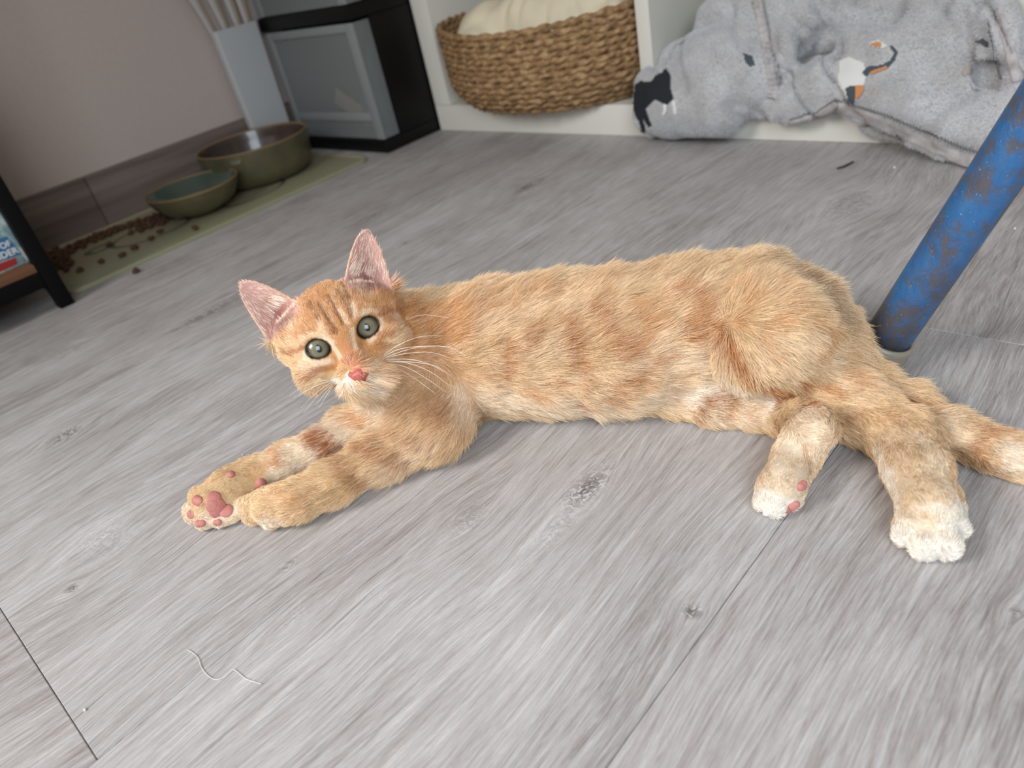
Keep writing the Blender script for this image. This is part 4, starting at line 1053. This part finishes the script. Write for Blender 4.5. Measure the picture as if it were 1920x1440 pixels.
# keep the pile off the prints
PM = [o2 for o2 in BL.children if o2.name.startswith('printed')]
near = np.zeros(len(P), bool)
for o2 in PM:
    W = np.array([v.co for v in o2.data.vertices]); lo, hi = W.min(0)-.002, W.max(0)+.002
    ii = np.where(np.all((P > lo) & (P < hi), axis=1))[0]
    for i in ii: near[i] |= bool(np.min(np.sum((W-P[i])**2, 1)) < .0024**2)
pts, shade = pts[~near], shade[~near]
Cb = np.clip(np.repeat(s2l((210, 212, 215))[None], len(pts), 0)*(1+shade), 0, 1)
PLM, t, b = nt('pile'); an = N(t, 'ShaderNodeAttribute', attribute_name='col'); t.links.new(an.outputs[0], b.inputs['Base Color']); b.inputs['Roughness'].default_value = .8
tag(hair_object('pile', pts, Cb, np.full(len(pts), .00022), PLM, BL), kind='stuff')

# ------------------------------------------------------------------ blue tube leg
TL = empty('chair_frame', (0, 0, 0)); tag(TL, 'worn blue painted steel tube of a chair, slanting up behind the kitten tail', 'chair')
foot = at(1665, 662, .006)
pt = CAM+((1852-960)/FP*RV-(352-720)/FP*UV+WV)*.338
pb = CAM+((1664-960)/FP*RV-(634-720)/FP*UV+WV)*.407
dd = (pt-pb)/np.linalg.norm(pt-pb)
BLM, t, b = nt('chipped_blue_paint')
tc = N(t, 'ShaderNodeTexCoord')
n1 = N(t, 'ShaderNodeTexNoise', {'Vector': tc.outputs['Object'], 'Scale': 42, 'Detail': 6, 'Roughness': .65}).outputs[0]
mp = N(t, 'ShaderNodeMapping', {0: tc.outputs['Object'], 3: (1, 1, .35)})
n2 = N(t, 'ShaderNodeTexNoise', {'Vector': mp.outputs[0], 'Scale': 260, 'Detail': 5, 'Roughness': .7}).outputs[0]
n3 = N(t, 'ShaderNodeTexNoise', {'Vector': tc.outputs['Object'], 'Scale': 900, 'Detail': 2}).outputs[0]
wear = MA(t, 'MULTIPLY', MA(t, 'SUBTRACT', MA(t, 'ADD', n1, MA(t, 'MULTIPLY', n2, .55)), .70), 7, clamp=True)
sepz = N(t, 'ShaderNodeSeparateXYZ', {0: tc.outputs['Object']})
low_ = MA(t, 'MULTIPLY', MA(t, 'SUBTRACT', .024, sepz.outputs[2]), 90, clamp=True)
wear = MA(t, 'MAXIMUM', wear, MA(t, 'MULTIPLY', low_, .9))
blue = MIX(t, n2, L((30, 78, 134)), L((62, 124, 176)))
rust = MIX(t, n2, L((66, 62, 60)), L((104, 92, 82)))
c = MIX(t, MA(t, 'MULTIPLY', wear, .85), blue, rust)
c = MIX(t, MA(t, 'MULTIPLY', MA(t, 'SUBTRACT', n3, .72), 20, clamp=True), c, L((190, 205, 215)))
t.links.new(c, b.inputs['Base Color']); t.links.new(MA(t, 'MULTIPLY_ADD', n2, .3, .25), b.inputs['Roughness']); b.inputs['Specular IOR Level'].default_value = .6
bp = N(t, 'ShaderNodeBump', {'Height': MA(t, 'SUBTRACT', n2, wear), 'Strength': .4, 'Distance': .0006}); t.links.new(bp.outputs[0], b.inputs['Normal'])
r_t = .0122
L0 = pb-dd*.0035
tube('tube_leg', [L0+dd*x for x in np.linspace(0, .42, 30)], r_t, BLM, TL, 48)
CLM, t, b = nt('clear_rubber'); b.inputs['Base Color'].default_value = L((216, 200, 182)); b.inputs['Roughness'].default_value = .3; b.inputs['Transmission Weight'].default_value = .55; b.inputs['Subsurface Weight'].default_value = .2; b.inputs['IOR'].default_value = 1.4
Vf = []; Ff = []
e1 = np.cross(dd, [0, 1, 0]); e1 /= np.linalg.norm(e1); e2 = np.cross(dd, e1)
bz = L0[2]
prof = [(.0001, None), (.0115, 0.0), (.0146, .0015), (.0152, .005), (.0150, .0120), (.0142, .0138), (.0126, .0138), (.0123, .0100), (.0001, .0100)]
base = L0-dd*((L0[2]-.0006)/dd[2]) if L0[2] > .0006 else L0
hh = np.linalg.norm(L0-base)+.005
nseg = 48
for j in range(nseg):
    a = 2*math.pi*j/nseg
    for (rr_, hz) in prof:
        hz2 = 0 if hz in (None, 0.0) else hz/.0138*hh
        p = base+dd*hz2+(e1*math.cos(a)+e2*math.sin(a))*rr_
        if hz in (None, 0.0, .0015): p = np.array([p[0], p[1], .0004 if hz != .0015 else .0018])
        Vf.append(p)
n = len(prof)
for j in range(nseg):
    for i in range(n-1): Ff.append((j*n+i, ((j+1) % nseg)*n+i, ((j+1) % nseg)*n+i+1, j*n+i+1))
pydata('foot_cap', Vf, Ff, CLM, TL, True)

# ------------------------------------------------------------------ black side rack with a boxed game
RK = empty('side_rack', (-.89, .165, 0)); ro = np.array((-.89, .165, 0)); tag(RK, 'black metal side rack with a brown wooden lower shelf at the left edge', 'rack')
MB_ = mat('black_metal', (8, 7, 8), .6, spec=.15); WD_ = mat('brown_wood', (128, 88, 60), .5, rgb2=(96, 62, 40), scale=8, stretch=(20, 1, 20))
def rb(nm, lo, hi, M=MB_): return boxm(nm, lo, hi, M, RK, bev=.001, off=ro)
LX = -.8755
for (xa, ya) in ((LX-.016, .1575), (LX-.016, -.45), (LX-.236, .1575), (LX-.236, -.45)): rb('leg', (xa, ya, .0003), (xa+.016, ya+.0155, .62))
rb('rail', (LX-.0155, -.4345, .0275), (LX-.001, .1572, .0445)); rb('rail', (LX-.2355, -.4345, .0275), (LX-.221, .1572, .0445))
rb('rail', (LX-.22, .159, .0275), (LX-.0165, .1720, .0445)); rb('rail', (LX-.22, -.449, .0275), (LX-.0165, -.436, .0445))
rb('shelf_board', (LX-.235, -.434, .0447), (LX-.0012, .1568, .0535), WD_); rb('top_board', (LX-.236, -.45, .6202), (LX, .173, .636), WD_)
GXX, GZ0 = LX-.0165, .0537
gb = empty('game_box', (GXX, .10, GZ0)); tag(gb, 'flat box with red and white cover art standing on the brown shelf', 'box')
ART, t, b = nt('cover_art')
tc = N(t, 'ShaderNodeTexCoord'); nz = N(t, 'ShaderNodeTexNoise', {'Vector': tc.outputs['Object'], 'Scale': 38, 'Detail': 6, 'Distortion': .8}); nq = N(t, 'ShaderNodeTexNoise', {'Vector': tc.outputs['Object'], 'Scale': 180, 'Detail': 3})
c = RAMP(t, nz.outputs[0], [(.32, L((70, 100, 110))), (.48, L((140, 172, 176))), (.62, L((206, 218, 212)))])
c = MIX(t, MA(t, 'MULTIPLY', MA(t, 'SUBTRACT', nq.outputs[0], .55), 4, clamp=True), c, L((80, 104, 112)))
t.links.new(c, b.inputs['Base Color']); b.inputs['Roughness'].default_value = .35
go = np.array((GXX, .10, GZ0))
boxm('carton', (GXX-.04, -.10, GZ0), (GXX, .160, GZ0+.24), ART, gb, bev=.0015, off=go)
def flat(nm, pts, M, dx=.0006): # thin printed shape on the front (y, z from the front lower right corner)
    V = [(GXX+dx+0., .1665+y, GZ0+z) for y, z in pts]+[(GXX-.0002, .1665+y, GZ0+z) for y, z in pts]; n = len(pts)
    F = [tuple(range(n)), tuple(range(2*n-1, n-1, -1))]+[(i, n+i, n+(i+1) % n, (i+1) % n) for i in range(n)]
    return pydata(nm, V, F, M, gb, off=go)
BNM = mat('banner_blue', (52, 108, 150), .4); RDM = mat('art_red', (158, 34, 32), .4); WTM = mat('letter_white', (232, 234, 230), .4)
flat('banner', [(-.062, .0125), (-.0115, .0105), (-.0150, .032), (-.062, .033)], BNM)
flat('red_band', [(-.062, .0015), (-.020, .0030), (-.018, .0095), (-.062, .0115)], RDM, .0008)
flat('red_shape', [(-.062, .038), (-.032, .036), (-.036, .046), (-.046, .062), (-.062, .075)], RDM, .0005)
flat('pale_corner', [(-.0105, .0025), (-.0085, .0035), (-.008, .012), (-.0095, .018), (-.0112, .013)], mat('art_pale', (190, 188, 176), .5), .0005)
def word(txt, y, z, size, ax='RIGHT'):
    cu = bpy.data.curves.new('lettering', 'FONT'); cu.body = txt; cu.size = size; cu.align_x = ax; cu.extrude = .0003; cu.offset = .00012
    o = bpy.data.objects.new('lettering', cu); col.objects.link(o); o.parent = gb
    me = bpy.data.meshes.new_from_object(o); bpy.data.objects.remove(o); o = link('lettering', me, WTM, gb)
    o.location = (GXX+.0010-go[0], .1665+y-go[1], z); o.rotation_euler = (math.pi/2, 0, math.pi/2)
word('S OF', -.0150, .0222, .0082); word('UNDER', -.0125, .0132, .0092)

# ------------------------------------------------------------------ small things on the floor
th = [(350, 1218), (362, 1224), (372, 1235), (376, 1248), (385, 1262), (400, 1273), (416, 1272), (428, 1262), (437, 1255), (448, 1262), (460, 1272), (476, 1278), (490, 1282)]
P = [at(x, y, .0007) for x, y in th]; Q = []
for i in range(len(P)-1):
    a, b_, c_, d_ = P[max(i-1, 0)], P[i], P[i+1], P[min(i+2, len(P)-1)]
    for tt in (0, .33, .66): Q.append(.5*((2*b_)+(-a+c_)*tt+(2*a-5*b_+4*c_-d_)*tt*tt+(-a+3*b_-3*c_+d_)*tt**3))
Q.append(P[-1])
o = tube('thread', Q, .00016, WTM, None, 6); tag(o, 'thin white curved thread lying on the floor at lower left', 'thread')
TWM = mat('twig', (70, 60, 52), .8)
o = tube('twig', [at(1570, 316, .0012), at(1583, 312, .0014), at(1600, 303, .0012)], [.0010, .0012, .0008], TWM, None, 6); tag(o, 'short dark twig on the floor in front of the shelf', 'twig')
CRB = mat('crumb', (226, 224, 218), .7)
for (x, y, r_, lb) in ((1677, 314, .0011, 'white crumb on the floor just below the blanket hem'), (159, 1331, .0007, 'tiny white crumb on the lower left floor beside the plank end joint'), (1903, 428, .0008, 'white speck on the floor right of the blue tube'), (455, 853, .0005, 'tiny white speck on the floor above the far foreleg')):
    bm = bmesh.new(); bmesh.ops.create_icosphere(bm, subdivisions=2, radius=r_)
    for v in bm.verts: v.co *= 1+random.uniform(-.2, .2)
    me = bpy.data.meshes.new('crumb'); bm.to_mesh(me); bm.free(); o = link('crumb', me, CRB, None, tuple(at(x, y, r_*.85))); tag(o, lb, 'crumb')
